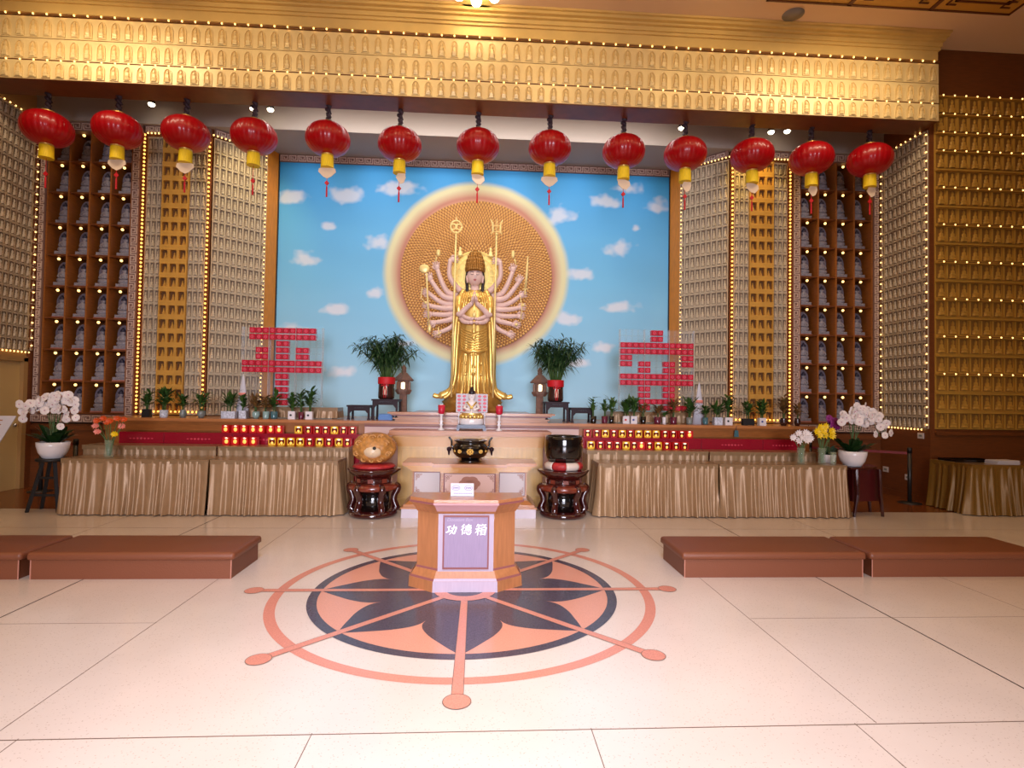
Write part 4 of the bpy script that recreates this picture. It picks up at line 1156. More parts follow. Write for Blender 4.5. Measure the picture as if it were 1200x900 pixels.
# stone lanterns
def stone_lantern(cx, cy, z, label):
    t = thing('stone_lantern', label, 'stone lantern', (cx, cy, z))
    b = MB(); b.box(cx - .11, cx + .11, cy - .11, cy + .11, 1.172, z + .04); b.build('foot', M['lstone'], t)
    b = MB(); b.prism([(cx + .07 * cos(k * PI / 3 + .5), cy + .07 * sin(k * PI / 3 + .5)) for k in range(6)], z + .04, z + .33, .95, (cx, cy)); b.build('post', M['lstone'], t)
    b = MB(); b.prism([(cx + .10 * cos(k * PI / 3), cy + .10 * sin(k * PI / 3)) for k in range(6)], z + .33, z + .38, 1.35, (cx, cy)); b.prism([(cx + .135 * cos(k * PI / 3), cy + .135 * sin(k * PI / 3)) for k in range(6)], z + .38, z + .41); b.build('platform', M['lstone'], t)
    b = MB(); r = .1
    for k in range(6):
        a = k * PI / 3
        b.cbox((cx + r * cos(a), cy + r * sin(a), z + .475), .03, .03, .13, a)
    b.prism([(cx + .11 * cos(k * PI / 3 + PI / 6), cy + .11 * sin(k * PI / 3 + PI / 6)) for k in range(6)], z + .54, z + .56)
    b.build('light_chamber', M['lstone'], t)
    b = MB(); b.smooth = True; b.sph((cx, cy - .03, z + .475), .058, seg=14, rn=10); b.build('glowing_globe', M['lampsoft'], t)
    b = MB(); n = 6
    rr_ = [(.17, .555), (.185, .575), (.12, .635), (.07, .685), (.045, .70)]
    b.rings([[(cx + q * cos(k * PI / 3 + PI / 6), cy + q * sin(k * PI / 3 + PI / 6), z + h) for k in range(n)] for q, h in rr_]); b.build('roof', M['lstone'], t)
    b = MB(); b.smooth = True; b.lathe([(.03, .69), (.045, .72), (.035, .74), (.045, .765), (.03, .80), (.004, .83)], (cx, cy, z), 12); b.build('finial', M['lstone'], t)
stone_lantern(-1.19, 4.95, 1.25, 'small brown stone lantern with a glowing globe, left of the statue')
stone_lantern(1.115, 4.95, 1.25, 'small brown stone lantern with a glowing globe, right of the statue')

# ------------------------------------------------------------------ altar group
AX = -.02
t = thing('statue_plinth', 'wide stepped wooden plinth under the tall golden statue', 'plinth', (AX, 4.6, 1.172))
b = MB()
b.box(AX - 1.16, AX + 1.16, 4.0, 4.24, 1.173, 1.205); b.box(AX - 1.19, AX + 1.19, 3.97, 4.24, 1.205, 1.222); b.box(AX - 1.13, AX + 1.13, 4.02, 4.24, 1.222, 1.25); b.box(AX - .93, AX + .93, 4.24, 5.3, 1.173, 1.308)
b.build('base_steps', M['woodh'], t)
b = MB(); b.box(AX - 1.2, AX + 1.2, 3.96, 4.24, 1.25, 1.268); b.build('middle_moulding', M['boxmould'], t)
b = MB(); b.box(AX - 1.22, AX + 1.22, 3.94, 4.24, 1.268, 1.285); b.box(AX - 1.26, AX + 1.26, 3.91, 4.25, 1.285, 1.31); b.build('top_slab', M['woodh'], t)

t = thing('main_altar', 'pale wooden altar counter with moulded top behind the incense bowl', 'altar', (AX, 3.65, 0))
b = MB(); b.box(AX - 1.03, AX + 1.03, 3.45, 3.92, .06, .86); b.build('body', M['altarwood'], t)
b = MB(); b.box(AX - 1.05, AX + 1.05, 3.43, 3.92, .0, .1); b.build('base_board', M['altarwood'], t)
for k in range(5):
    x0 = AX - 1.0 + k * .4
    b = MB(); rim(b, Vector((x0 + .2, 3.45, .48)), X1, Z1, -Y1, [(-.19, -.35), (.19, -.35), (.19, .33), (-.19, .33)], .06, 0, .008, 0, 0); b.build('front_panel', M['altarwood'], t)
b = MB()
for (o, z0, z1) in ((.006, .84, .87), (.02, .87, .90), (.035, .90, .93), (.055, .93, .96), (.08, .96, .985), (.06, .985, 1.0)):
    b.box(AX - 1.03 - o, AX + 1.03 + o, 3.45 - o, 3.925, z0, z1)
b.build('cornice', mat('amber moulding', rgb(204, 142, 52), .3, coat=.3), t)
b = MB(); b.box(AX - 1.155, AX + 1.155, 3.33, 3.925, 1.0, 1.03); b.box(AX - 1.14, AX + 1.14, 3.345, 3.925, 1.03, 1.07); b.build('counter_top', M['woodh'], t)

t = thing('offering_altar', 'low front altar with pink carved panels and a projecting centre bay', 'altar', (AX, 3.1, 0))
b = MB()
b.box(AX - .86, AX + .86, 2.66, 3.42, 0, .115); b.build('step_base', M['marble'], t)
b = MB()
b.prism([(AX - .87, 2.65), (AX + .87, 2.65), (AX + .87, 3.42), (AX - .87, 3.42)], .115, .135)
b.prism([(AX - .84, 2.69), (AX + .84, 2.69), (AX + .84, 3.42), (AX - .84, 3.42)], .135, .165)
b.prism([(AX - .82, 2.70), (AX + .82, 2.70), (AX + .82, 3.42), (AX - .82, 3.42)], .165, .21, .93, (AX, 3.42))
b.build('step_moulding', M['woodh'], t)
b = MB(); b.box(AX - .76, AX + .76, 2.95, 3.42, .2, .56); b.box(AX - .37, AX + .37, 2.82, 2.95, .2, .56); b.build('body', M['woodh'], t)
for (x0, x1, y) in ((AX - .74, AX - .39, 2.95), (AX + .39, AX + .74, 2.95), (AX - .34, AX + .34, 2.82)):
    b = MB(); b.box(x0, x1, y - .008, y, .24, .55); p = b.build('panel', M['pinkpanel'] if y < 2.9 else M['white'], t)
    b = MB(); rim(b, Vector(((x0 + x1) / 2, y - .008, .395)), X1, Z1, -Y1, [(-(x1 - x0) / 2, -.155), ((x1 - x0) / 2, -.155), ((x1 - x0) / 2, .155), (-(x1 - x0) / 2, .155)], .05, 0, .006, 0, 0); b.build('panel_frame', M['boxmould'], p)
    b = MB(); b.cur = 0
    cs = [(x0 + .02, .265, 1, 1), (x1 - .02, .265, -1, 1), (x0 + .02, .53, 1, -1), (x1 - .02, .53, -1, -1)]
    if y > 2.9: cs = [c for c in cs if (c[0] < 0) == ((x0 + x1) / 2 < 0) and ((c[0] - (x0 + x1) / 2) * ((x0 + x1) / 2) > 0)]
    for (cx, cz, sx, sz) in cs:
        for (a, c, r) in ((.02, .02, .018), (.05, .018, .015), (.018, .05, .015), (.078, .012, .01), (.012, .078, .01), (.045, .045, .012)):
            O = Vector((cx + sx * a, y - .009, cz + sz * c))
            rim(b, O, X1, Z1, -Y1, [(r * cos(q * PI / 5), r * sin(q * PI / 5)) for q in range(10)], .45, 0, .006, 0, 0)
    if y < 2.9:
        O = Vector(((x0 + x1) / 2, y - .009, .42))
        pts = []
        for q in range(48):
            a = q * 2 * PI / 48; rr_ = 1 + .14 * abs(sin(a * 3 + PI / 2))
            pts.append((.125 * cos(a) * rr_, .085 * sin(a) * rr_))
        b.fprism(O, X1, Z1, -Y1, pts, 0, .008)
        for (dx, dz) in ((-.07, 0), (.07, 0), (0, .03), (0, -.04), (-.035, .03), (.035, .03), (-.03, -.03), (.03, -.03)):
            rim(b, O + X1 * dx + Z1 * dz, X1, Z1, -Y1, [(.025 * cos(q * PI / 5), .022 * sin(q * PI / 5)) for q in range(10)], .4, .008, .014, 0, 0)
    b.build('carving', M['carve'], p)
b = MB()
for (o, z0, z1) in ((.006, .555, .58), (.03, .58, .60), (.05, .60, .625), (.08, .625, .642)):
    b.box(AX - .77 - o, AX + .77 + o, 2.94 - o, 3.42, z0, z1); b.box(AX - .38 - o, AX + .38 + o, 2.81 - o, 3.3, z0, z1 - .0005)
b.build('cornice', bpy.data.materials['amber moulding'], t)
b = MB(); b.box(AX - .88, AX + .88, 2.84, 3.42, .642, .682); b.box(AX - .48, AX + .48, 2.70, 2.84, .642, .682); b.build('table_top', M['woodh'], t)

# incense bowl
t = thing('incense_burner', 'black lacquered incense bowl with gold motifs and upturned ear handles', 'incense bowl', (AX, 3.0, .682))
c = (AX, 3.0, .682)
b = MB(); b.smooth = True; b.lathe([(.15, 0), (.155, .015), (.13, .03), (.12, .05)], c, 32); b.build('foot_ring', M['black'], t)
b = MB(); b.smooth = True; b.lathe([(.12, .045), (.19, .075), (.235, .13), (.24, .18), (.215, .235), (.19, .255), (.2, .27), (.222, .285), (.22, .295), (.2, .295), (.18, .27)], c, 40); b.build('bowl', M['black'], t)
b = MB(); b.smooth = True
for a, r in ((-PI / 2, .05), (-PI / 2 - .62, .032), (-PI / 2 + .62, .032), (-PI / 2 - 1.05, .02), (-PI / 2 + 1.05, .02)):
    p = Vector((c[0] + .235 * cos(a), c[1] + .235 * sin(a), c[2] + .155)); U = Vector((-sin(a), cos(a), 0)); Wd = Vector((cos(a), sin(a), 0))
    for k in range(8):
        q = k * PI / 4; b.sph(p + U * (r * .7 * cos(q)) + Z1 * (r * .55 * sin(q)) + Wd * .002, r * .34, 1, 1, 1, 8, 6)
    b.sph(p + Wd * .002, r * .35, 1, 1, 1, 8, 6)
b.build('gold_motifs', M['gold'], t)
for s in (-1, 1):
    b = MB(); b.smooth = True
    b.tube(smooth_interp([(c[0] + s * .21, c[1], c[2] + .20), (c[0] + s * .25, c[1], c[2] + .21), (c[0] + s * .255, c[1], c[2] + .28), (c[0] + s * .29, c[1], c[2] + .33)], 5), .013, 8); b.build('ear_handle', M['black'], t)
    b = MB(); b.smooth = True; b.sph((c[0] + s * .285, c[1] - .02, c[2] + .17), .032); b.tube([(c[0] + s * .285, c[1] - .02, c[2] + .15), (c[0] + s * .285, c[1] - .02, c[2] + .09)], [.018, .008], 8)
    b.tube([(c[0] + s * .23, c[1] - .01, c[2] + .18), (c[0] + s * .285, c[1] - .02, c[2] + .18)], .012, 8); b.build('hanging_knob', M['ebony'], t)

# candles
for (x, side) in ((-.455, 'left'), (.38, 'right')):
    c = (x, 3.58, 1.07)
    t = thing('candle_stand', 'red candle cup on a white baluster holder, %s of the small seated figure' % side, 'candle', c)
    b = MB(); b.smooth = True; b.lathe([(.05, 0), (.05, .01), (.02, .03), (.016, .06), (.032, .08), (.016, .1), (.03, .125), (.014, .15), (.018, .2), (.036, .23)], c, 16); b.build('holder', M['ceramic'], t)
    b = MB(); b.smooth = True; b.lathe([(.03, .23), (.048, .25), (.052, .36), (.046, .36), (.044, .26)], c, 16); b.build('candle_cup', M['candle'], t)
    b = MB(); b.smooth = True; b.lathe([(.024, .25), (.024, .375)], c, 12); b.build('candle', M['ceramic'], t)

# small seated figure on lotus
fx, fy, fz = -.022, 3.62, 1.07
t = thing('figure_stand', 'small navy blue stepped stand on the altar counter', 'stand', (fx, fy, fz))
b = MB(); b.box(fx - .2, fx + .2, fy - .12, fy + .14, fz + .05, fz + .08); b.box(fx - .18, fx + .18, fy - .1, fy + .12, fz + .03, fz + .05); b.build('slab', M['navy'], t)
for sx in (-1, 1):
    for sy in (-1, 1):
        b = MB(); b.box(fx + sx * .19 - .02, fx + sx * .19 + .02, fy + .01 + sy * .1 - .02, fy + .01 + sy * .1 + .02, fz, fz + .05); b.build('foot', M['navy'], t)
t = thing('seated_figurine', 'small white robed seated figurine on a white and gold lotus, in front of the statue', 'figurine', (fx, fy, fz + .08))
Z_ = fz + .08
b = MB(); b.smooth = True; b.lathe([(.17, 0), (.175, .02), (.175, .06), (.17, .09)], (fx, fy, Z_), 32, 1, .62, fn=lambda a, z: 1 + .03 * sin(a * 14)); b.build('lotus_base', M['ceramic'], t)
b = MB(); b.smooth = True
for k in range(15):
    a = 2 * PI * k / 15; b.sph((fx + .15 * cos(a), fy + .095 * sin(a), Z_ + .115), .032, 1, .7, 1.1, 8, 6)
b.build('gold_petals', M['gold'], t)
b = MB(); b.smooth = True
b.lathe([(.13, .11), (.15, .13), (.14, .165), (.10, .19), (.072, .21), (.066, .26), (.078, .31), (.07, .335), (.03, .355), (.024, .37), (.04, .385), (.05, .42), (.045, .46), (.03, .485), (.005, .5)], (fx, fy, Z_), 22, 1, .7)
b.tube([(fx - .075, fy, Z_ + .31), (fx - .105, fy - .04, Z_ + .24), (fx - .02, fy - .1, Z_ + .21)], [.024, .022, .016], 8)
b.tube([(fx + .075, fy, Z_ + .31), (fx + .105, fy - .04, Z_ + .24), (fx + .02, fy - .1, Z_ + .21)], [.024, .022, .016], 8)
b.build('body', M['petal'], t)
b = MB(); b.smooth = True
b.lathe([(.133, .125), (.153, .135), (.142, .17)], (fx, fy - .002, Z_), 22, 1, .7, cap=False)
b.tube([(fx - .07, fy - .035, Z_ + .33), (fx - .02, fy - .062, Z_ + .27), (fx + .05, fy - .06, Z_ + .2)], [.012, .012, .01], 6)
b.tube([(fx + .07, fy - .035, Z_ + .33), (fx + .02, fy - .062, Z_ + .27), (fx - .05, fy - .06, Z_ + .2)], [.012, .012, .01], 6)
b.build('gold_trim', M['gold'], t)
b = MB(); b.smooth = True; b.lathe([(.044, .44), (.052, .455), (.046, .485), (.03, .5), (.028, .52), (.022, .54), (.003, .555)], (fx, fy + .006, Z_), 16, 1, .9); b.build('hair', M['hair'], t)
b = MB()
for s in (-1, 1): b.fbox(Vector((fx + s * .018, fy - .038, Z_ + .428)), X1, Z1, -Y1, -.008, .008, -.0015, .0015, 0, .002)
b.fbox(Vector((fx, fy - .036, Z_ + .402)), X1, Z1, -Y1, -.006, .006, -.002, .002, 0, .002)
b.build('face_lines', M['eye'], t)
# board with red tokens
t = thing('token_board', 'white board with rows of red tokens behind the small seated figurine', 'board', (fx, 3.82, 1.07))
b = MB(); b.box(fx - .235, fx + .235, 3.815, 3.825, 1.32, 1.60); b.build('board', M['paper'], t)
b = MB(); b.box(fx - .2, fx - .18, 3.826, 3.84, 1.07, 1.4); b.box(fx + .18, fx + .2, 3.826, 3.84, 1.07, 1.4); b.build('prop', M['white'], t)
for r in range(5):
    for cc in range(6):
        if cc in (2, 3): continue
        O = Vector((fx - .19 + cc * .076, 3.814, 1.355 + r * .052)); b = MB()
        b.fprism(O, X1, Z1, -Y1, [(.026 * cos(k * PI / 6), .019 * sin(k * PI / 6)) for k in range(12)], 0, .005); b.build('token', M['candle'], t)

# ------------------------------------------------------------------ carved round stands, wooden fish, bowl
def round_stand(cx, cy, label):
    t = thing('round_carved_stand', label, 'stand', (cx, cy, 0))
    c = (cx, cy, 0)
    b = MB(); b.smooth = True; b.lathe([(.27, .0), (.30, .01), (.31, .035), (.30, .06), (.26, .075), (.24, .08)], c, 40); b.build('base_ring', M['redwood'], t)
    for k in range(6):
        a = -PI / 2 + PI / 6 + k * PI / 3
        b = MB(); b.smooth = True; D = Vector((cos(a), sin(a), 0))
        pts = [Vector(c) + D * r + Z1 * z for r, z in ((.26, .07), (.295, .10), (.285, .14), (.262, .2), (.272, .27), (.305, .33), (.31, .375), (.27, .40))]
        b.tube(smooth_interp([tuple(p) for p in pts], 4), [.042] * 29, 10, 1.0); b.build('leg', M['redwood'], t)
        if True:
            b = MB(); b.smooth = True; b.sph(Vector(c) + D * .30 + Z1 * .10, .042, 1, 1, .8, 10, 8); b.build('foot_scroll', M['redwood'], t)
    b = MB(); b.smooth = True; b.lathe([(.2, .08), (.21, .2), (.2, .36)], c, 32); b.build('core', M['black'], t)
    b = MB(); b.smooth = True; b.lathe([(.27, .33), (.31, .345), (.325, .37), (.32, .40), (.27, .42), (.235, .43)], c, 40); b.build('lower_ring', M['redwood2'], t)
    b = MB(); b.smooth = True; b.lathe([(.23, .42), (.225, .45), (.225, .50), (.25, .515), (.27, .53)], c, 40); b.build('waist', M['redwood'], t)
    for k in range(8):
        a = -PI / 2 + k * PI / 4; O = Vector((cx + .226 * cos(a), cy + .226 * sin(a), .44)); U = Vector((-sin(a), cos(a), 0)); Wd = Vector((cos(a), sin(a), 0))
        b = MB(); b.fbox(O, U, Z1, Wd, -.035, .035, 0, .05, 0, .008); b.build('waist_tablet', M['redwood2'], t)
    b = MB(); b.smooth = True; b.lathe([(.25, .515), (.30, .545), (.33, .59), (.335, .605), (.30, .61), (.1, .61)], c, 40, fn=lambda a, z: 1 + (.04 * max(0, cos(a * 4)) ** 6 if z > .53 else 0)); b.build('top_ring', M['redwood'], t)
round_stand(-1.265, 2.85, 'dark red lacquered round stand under the carved wooden fish, left of the altar')
round_stand(1.22, 2.85, 'dark red lacquered round stand under the black bowl, right of the altar')
t = thing('round_cushion', 'flat crimson cushion under the carved wooden fish', 'cushion', (-1.265, 2.85, .61))
b = MB(); b.smooth = True; b.lathe([(.02, 0), (.25, .004), (.275, .025), (.25, .05), (.02, .06)], (-1.265, 2.85, .61), 32); b.build('pad', M['cushred'], t)
t = thing('wooden_fish', 'large carved amber wooden fish drum with a pale polished striking face', 'wooden fish', (-1.265, 2.85, .665))
c = (-1.265, 2.85, .672)
b = MB(); b.smooth = True
prof = []
for k in range(25):
    a = -PI / 2 + PI * k / 24; prof.append((max(.02, .275 * cos(a) ** .8 if cos(a) > 0 else .02), .20 + .20 * sin(a)))
def fishfn(a, z):
    d = math.hypot((a + PI / 2 + PI) % (2 * PI) - PI, (z - .2) * 5)
    k = min(1, max(0, (d - .45) / .2))
    return 1 + k * (.035 * sin(a * 11 + z * 30) * cos(z * 40 + a * 3) + .03 * sin(a * 5 - z * 25))
b.lathe(prof, c, 96, 1, .9, fn=fishfn); b.build('body', M['fishwood'], t)
for (px, pz, r) in ((-.17, .27, .05), (.17, .27, .05), (0, .34, .055), (-.2, .13, .045), (.2, .13, .045), (-.1, .06, .05), (.1, .06, .05), (0, .05, .04), (-.1, .35, .04), (.1, .35, .04)):
    yy = -.9 * .27 * math.sqrt(max(.05, 1 - (px / .28) ** 2 - ((pz - .2) / .21) ** 2))
    b = MB(); b.smooth = True
    pts = []
    for k in range(15):
        a = k * .62; q = r * (1 - k / 17); pts.append((c[0] + px + q * cos(a), c[1] + yy - .004, c[2] + pz + q * sin(a) * .8))
    b.tube(pts, .014, 6)
    b.build('scroll_carving', M['fishwood'], t)
b = MB(); b.smooth = True; b.sph((c[0] + .01, c[1] - .155, c[2] + .17), .135, 1, .85, .72, 24, 14); b.build('striking_face', M['fishpale'], t)
b = MB(); b.smooth = True; b.sph((c[0] + .045, c[1] - .262, c[2] + .215), .022, seg=12, rn=8); b.build('mallet_mark', M['metal'], t)

t = thing('round_cushion', 'red and cream brocade ring cushion under the big black bowl', 'cushion', (1.22, 2.85, .61))
b = MB(); b.smooth = True
R = []
for i in range(40):
    a = 2 * PI * i / 40; R.append((1.22 + .2 * cos(a), 2.85 + .2 * sin(a), .665))
for seg_i in range(8):
    b = MB(); b.smooth = True
    pts = [(1.22 + .205 * cos(a), 2.85 + .205 * sin(a), .665) for a in [2 * PI * (seg_i + q / 6) / 8 for q in range(7)]]
    b.tube(pts, .055, 10); b.build('cushion_gore', M['cushred'] if seg_i % 2 else M['cushwhite'], t)
t = thing('bowl_gong', 'large glossy black singing bowl on the right round stand', 'bowl', (1.22, 2.85, .70))
b = MB(); b.smooth = True
b.lathe([(.05, .0), (.15, .005), (.21, .03), (.245, .10), (.255, .2), (.25, .3), (.242, .345), (.232, .352), (.222, .345), (.23, .3), (.235, .2), (.22, .1), (.1, .03)], (1.22, 2.85, .705), 48); b.build('bowl', M['black'], t)

# ------------------------------------------------------------------ donation box
t = thing('donation_box', 'wooden donation box with flared base, pale daylit front panel and white brush characters', 'donation box', (0, .25, 0))
def hexo(o, yf=0., h=0.):
    return [(-.225 - o * .5, yf - o), (.225 + o * .5, yf - o), (.40 + o, .115 - o * .3), (.40 + o, .24 + o), (-.40 - o, .24 + o), (-.40 - o, .115 - o * .3)]
def band(o0, o1, z0, z1, name, m):
    p0, p1 = hexo(o0), hexo(o1); n = len(p0); b = MB()
    b.add([(x, y, z0) for x, y in p0] + [(x, y, z1) for x, y in p1], [tuple(range(n))[::-1], tuple(range(n, 2 * n))] + [(i, (i + 1) % n, n + (i + 1) % n, n + i) for i in range(n)])
    return b.build(name, m, t)
band(.065, .06, 0, .085, 'plinth', M['boxwood'])
band(.055, .045, .085, .10, 'base_moulding', M['boxmould'])
band(.045, .012, .10, .155, 'base_moulding', M['boxwood'])
band(.008, .0, .155, .17, 'base_moulding', M['boxmould'])
band(.0, .0, .17, .61, 'body', M['boxwood'])
band(.006, .018, .61, .63, 'neck_moulding', M['boxwood'])
band(.018, .04, .63, .665, 'neck_moulding', M['boxwood'])
band(.04, .06, .665, .69, 'cornice', M['boxwood'])
band(.07, .07, .69, .705, 'top_edge', M['boxmould'])
band(.062, .062, .705, .73, 'top', M['boxwood'])
# front laminate overlays, pale tint of the door daylight put into their colour
b = MB(); b.box(-.222, .222, -.014, .0, .105, .61); p = b.build('front_board', M['boxfront'], t)
b = MB(); b.add([(-.258, -.067, 0.001), (.258, -.067, 0.001), (.256, -.0625, .085), (-.256, -.0625, .085)], [(0, 1, 2, 3)]); b.add([(-.254, -.058, .085), (.254, -.058, .085), (.248, -.048, .10), (-.248, -.048, .10)], [(0, 1, 2, 3)]); b.add([(-.248, -.0475, .10), (.248, -.0475, .10), (.235, -.016, .125), (-.235, -.016, .125)], [(0, 1, 2, 3)]); b.build('front_base', M['boxfront'], t)
b = MB(); b.add([(-.235, -.019, .63), (.235, -.019, .63), (.246, -.041, .665), (-.246, -.041, .665)], [(0, 1, 2, 3)]); b.add([(-.246, -.042, .665), (.246, -.042, .665), (.256, -.062, .69), (-.256, -.062, .69)], [(0, 1, 2, 3)]); b.add([(-.26, -.0715, .69), (.26, -.0715, .69), (.26, -.0715, .705), (-.26, -.0715, .705)], [(0, 1, 2, 3)]); b.build('front_cornice', mat('daylit pink laminate', rgb(190, 146, 148), .5, spec=.25), t)
b = MB(); rim(b, Vector((0, -.014, .385)), X1, Z1, -Y1, [(-.185, -.215), (.185, -.215), (.185, .215), (-.185, .215)], .065, 0, .008, 0, 0); b.build('panel_frame', M['boxmould'], p)
b = MB(); b.box(-.173, .173, -.0155, -.014, .184, .586); b.build('panel', M['boxpanel'], p)
# brush characters (x right, y down, 0..100)
GONG = [[(10, 30, 5), (26, 26, 8), (42, 22, 6)], [(27, 27, 6), (27, 45, 7), (25, 62, 6)], [(4, 74, 4), (22, 68, 9), (46, 54, 4)],
        [(46, 40, 6), (66, 34, 7), (88, 30, 8), (84, 56, 9), (74, 84, 9), (58, 72, 3)], [(68, 8, 5), (64, 40, 8), (52, 70, 7), (34, 92, 2)]]
DE = [[(30, 6, 8), (20, 18, 6), (8, 28, 2)], [(32, 26, 8), (20, 42, 6), (6, 54, 2)], [(22, 42, 6), (23, 64, 7), (21, 92, 6)],
      [(40, 20, 5), (64, 17, 7), (92, 14, 5)], [(68, 2, 7), (66, 16, 6), (64, 30, 4)],
      [(44, 32, 5), (45, 40, 5), (47, 48, 5)], [(44, 32, 5), (66, 30, 6), (90, 30, 7), (86, 47, 5)], [(59, 32, 4), (60, 47, 4)], [(73, 31, 4), (73, 46, 4)], [(47, 48, 4), (86, 47, 4)],
      [(36, 58, 5), (66, 55, 6), (96, 54, 5)], [(42, 68, 7), (37, 84, 6)], [(54, 66, 5), (58, 82, 8), (70, 88, 9), (86, 86, 8), (88, 74, 3)], [(66, 62, 5), (73, 72, 8)], [(86, 62, 5), (96, 74, 8)]]
XIANG = [[(24, 2, 7), (18, 14, 5), (8, 24, 2)], [(20, 13, 5), (32, 11, 5), (46, 10, 4)], [(30, 14, 4), (37, 25, 7)], [(62, 2, 7), (56, 12, 5), (48, 22, 2)], [(60, 12, 5), (76, 10, 5), (94, 8, 4)], [(72, 12, 4), (80, 24, 7)],
         [(4, 44, 5), (26, 41, 7), (48, 38, 5)], [(28, 26, 7), (28, 60, 8), (27, 98, 6)], [(26, 46, 7), (18, 62, 6), (4, 78, 2)], [(30, 50, 4), (40, 58, 6), (48, 66, 7)],
         [(55, 32, 6), (56, 60, 7), (54, 96, 7)], [(55, 34, 5), (74, 31, 6), (92, 30, 8), (91, 60, 8), (88, 96, 9)], [(57, 52, 4), (88, 51, 4)], [(57, 70, 4), (88, 69, 4)], [(57, 88, 4), (88, 88, 4)]]
def brush(mb, strokes, ox, oz, size, y, wk=1.):
    for si, st in enumerate(strokes):
        P = smooth_interp(st, 6) if len(st) > 2 else smooth_interp([st[0], ((st[0][0] + st[1][0]) / 2, (st[0][1] + st[1][1]) / 2, (st[0][2] + st[1][2]) / 2), st[1]], 5)
        k = size / 100.; vs = []; n = len(P)
        for i, (px, py, w) in enumerate(P):
            a, c_ = P[max(0, i - 1)], P[min(n - 1, i + 1)]
            dx, dy = c_[0] - a[0], c_[1] - a[1]; L = math.hypot(dx, dy) or 1
            nx, ny = -dy / L, dx / L; w = w * .62 * wk
            slant = (100 - py) * .10
            for s in (-1, 1):
                vs.append((ox + (px + slant + s * nx * w) * k, y - .0002 * (si % 3), oz - (py + s * ny * w) * k))
        mb.add(vs, [(2 * i, 2 * i + 1, 2 * i + 3, 2 * i + 2) for i in range(n - 1)])
for nm, G, ox in (('gong', GONG, -.168), ('de', DE, -.052), ('xiang', XIANG, .066)):
    b = MB(); brush(b, G, ox, .532, .094, -.0162, 1.0); b.build('brush_character', M['gilttext'], p)
# faded english line above
cu = bpy.data.curves.new('faded_line', 'FONT'); cu.body = 'Donation Box'; cu.size = .036; cu.shear = .3; cu.extrude = .0002
to = bpy.data.objects.new('faded_line', cu); C.objects.link(to)
bpy.context.view_layer.update()
me = bpy.data.meshes.new_from_object(to.evaluated_get(bpy.context.evaluated_depsgraph_get()))
bpy.data.objects.remove(to)
to = bpy.data.objects.new('faded_lettering', me); C.objects.link(to); me.materials.clear(); me.materials.append(M['fadetext'])
to.parent = p
to.location = Vector((-.155, -.0165, .553)) - t.location; to.rotation_euler = (PI / 2, 0, 0)
# sign on the box
t = thing('box_sign', 'small white acrylic sign with two oval marks standing on the donation box', 'sign', (-.04, .14, .73))
b = MB(); b.box(-.135, .055, .118, .122, .73, .835); b.build('sign_board', M['paper'], t)
b = MB(); b.box(-.14, .06, .09, .16, .73, .733); b.build('acrylic_foot', M['acryledge'], t)
b = MB()
for ox in (-.092, .012):
    O = Vector((ox, .1175, .797)); pts = [(.034 * cos(k * PI / 10), .021 * sin(k * PI / 10)) for k in range(20)]
    rim(b, O, X1, Z1, -Y1, pts, .1, 0, .001, 0, 0)
    for k in range(-2, 3): b.fbox(O, X1, Z1, -Y1, k * .009 - .003, k * .009 + .003, -.006 + .003 * (k % 2), .005, 0, .001)
for k in range(11): b.fbox(Vector((-.11 + k * .014, .1175, .752)), X1, Z1, -Y1, 0, .010, -.002, .002, 0, .001)
b.build('printed_marks', M['purpleink'], t)

# ------------------------------------------------------------------ kneeling benches
def bench(x0, x1, y0, y1, label):
    t = thing('kneeling_bench', label, 'bench', ((x0 + x1) / 2, (y0 + y1) / 2, 0))
    b = MB(); b.box(x0 + .03, x1 - .03, y0 + .02, y1 - .02, 0.0, .166); b.build('base', M['bench'], t)
    b = MB(); b.smooth = True
    R = []
    for (o, z) in ((.012, .158), (.0, .166), (-.0, .198), (.008, .214), (.03, .222)):
        ring = []
        r = .03
        for (cx, cy, a0) in ((x1 - r, y1 - r, 0), (x0 + r, y1 - r, PI / 2), (x0 + r, y0 + r, PI), (x1 - r, y0 + r, 3 * PI / 2)):
            for k in range(5):
                a = a0 + k * PI / 8; ring.append((cx + (r - o) * cos(a), cy + (r - o) * sin(a), z))
        R.append(ring)
    b.rings(R); b.build('padded_top', M['bench'], t)
    for x in (x0 + .03, x1 - .03):
        b = MB(); b.tube([(x, y0 + .02, 0.0), (x, y0 + .02, .16)], .005, 6); b.build('piping', M['piping'], t)
bench(-5.27, -3.625, .27, .88, 'long low brown padded kneeling bench cut by the left frame edge')
bench(-3.59, -1.93, .27, .88, 'long low brown padded kneeling bench just left of the compass pattern')
bench(1.88, 3.56, .27, .88, 'long low brown padded kneeling bench just right of the compass pattern')
bench(3.59, 5.27, .27, .88, 'long low brown padded kneeling bench at the right, second from the compass')

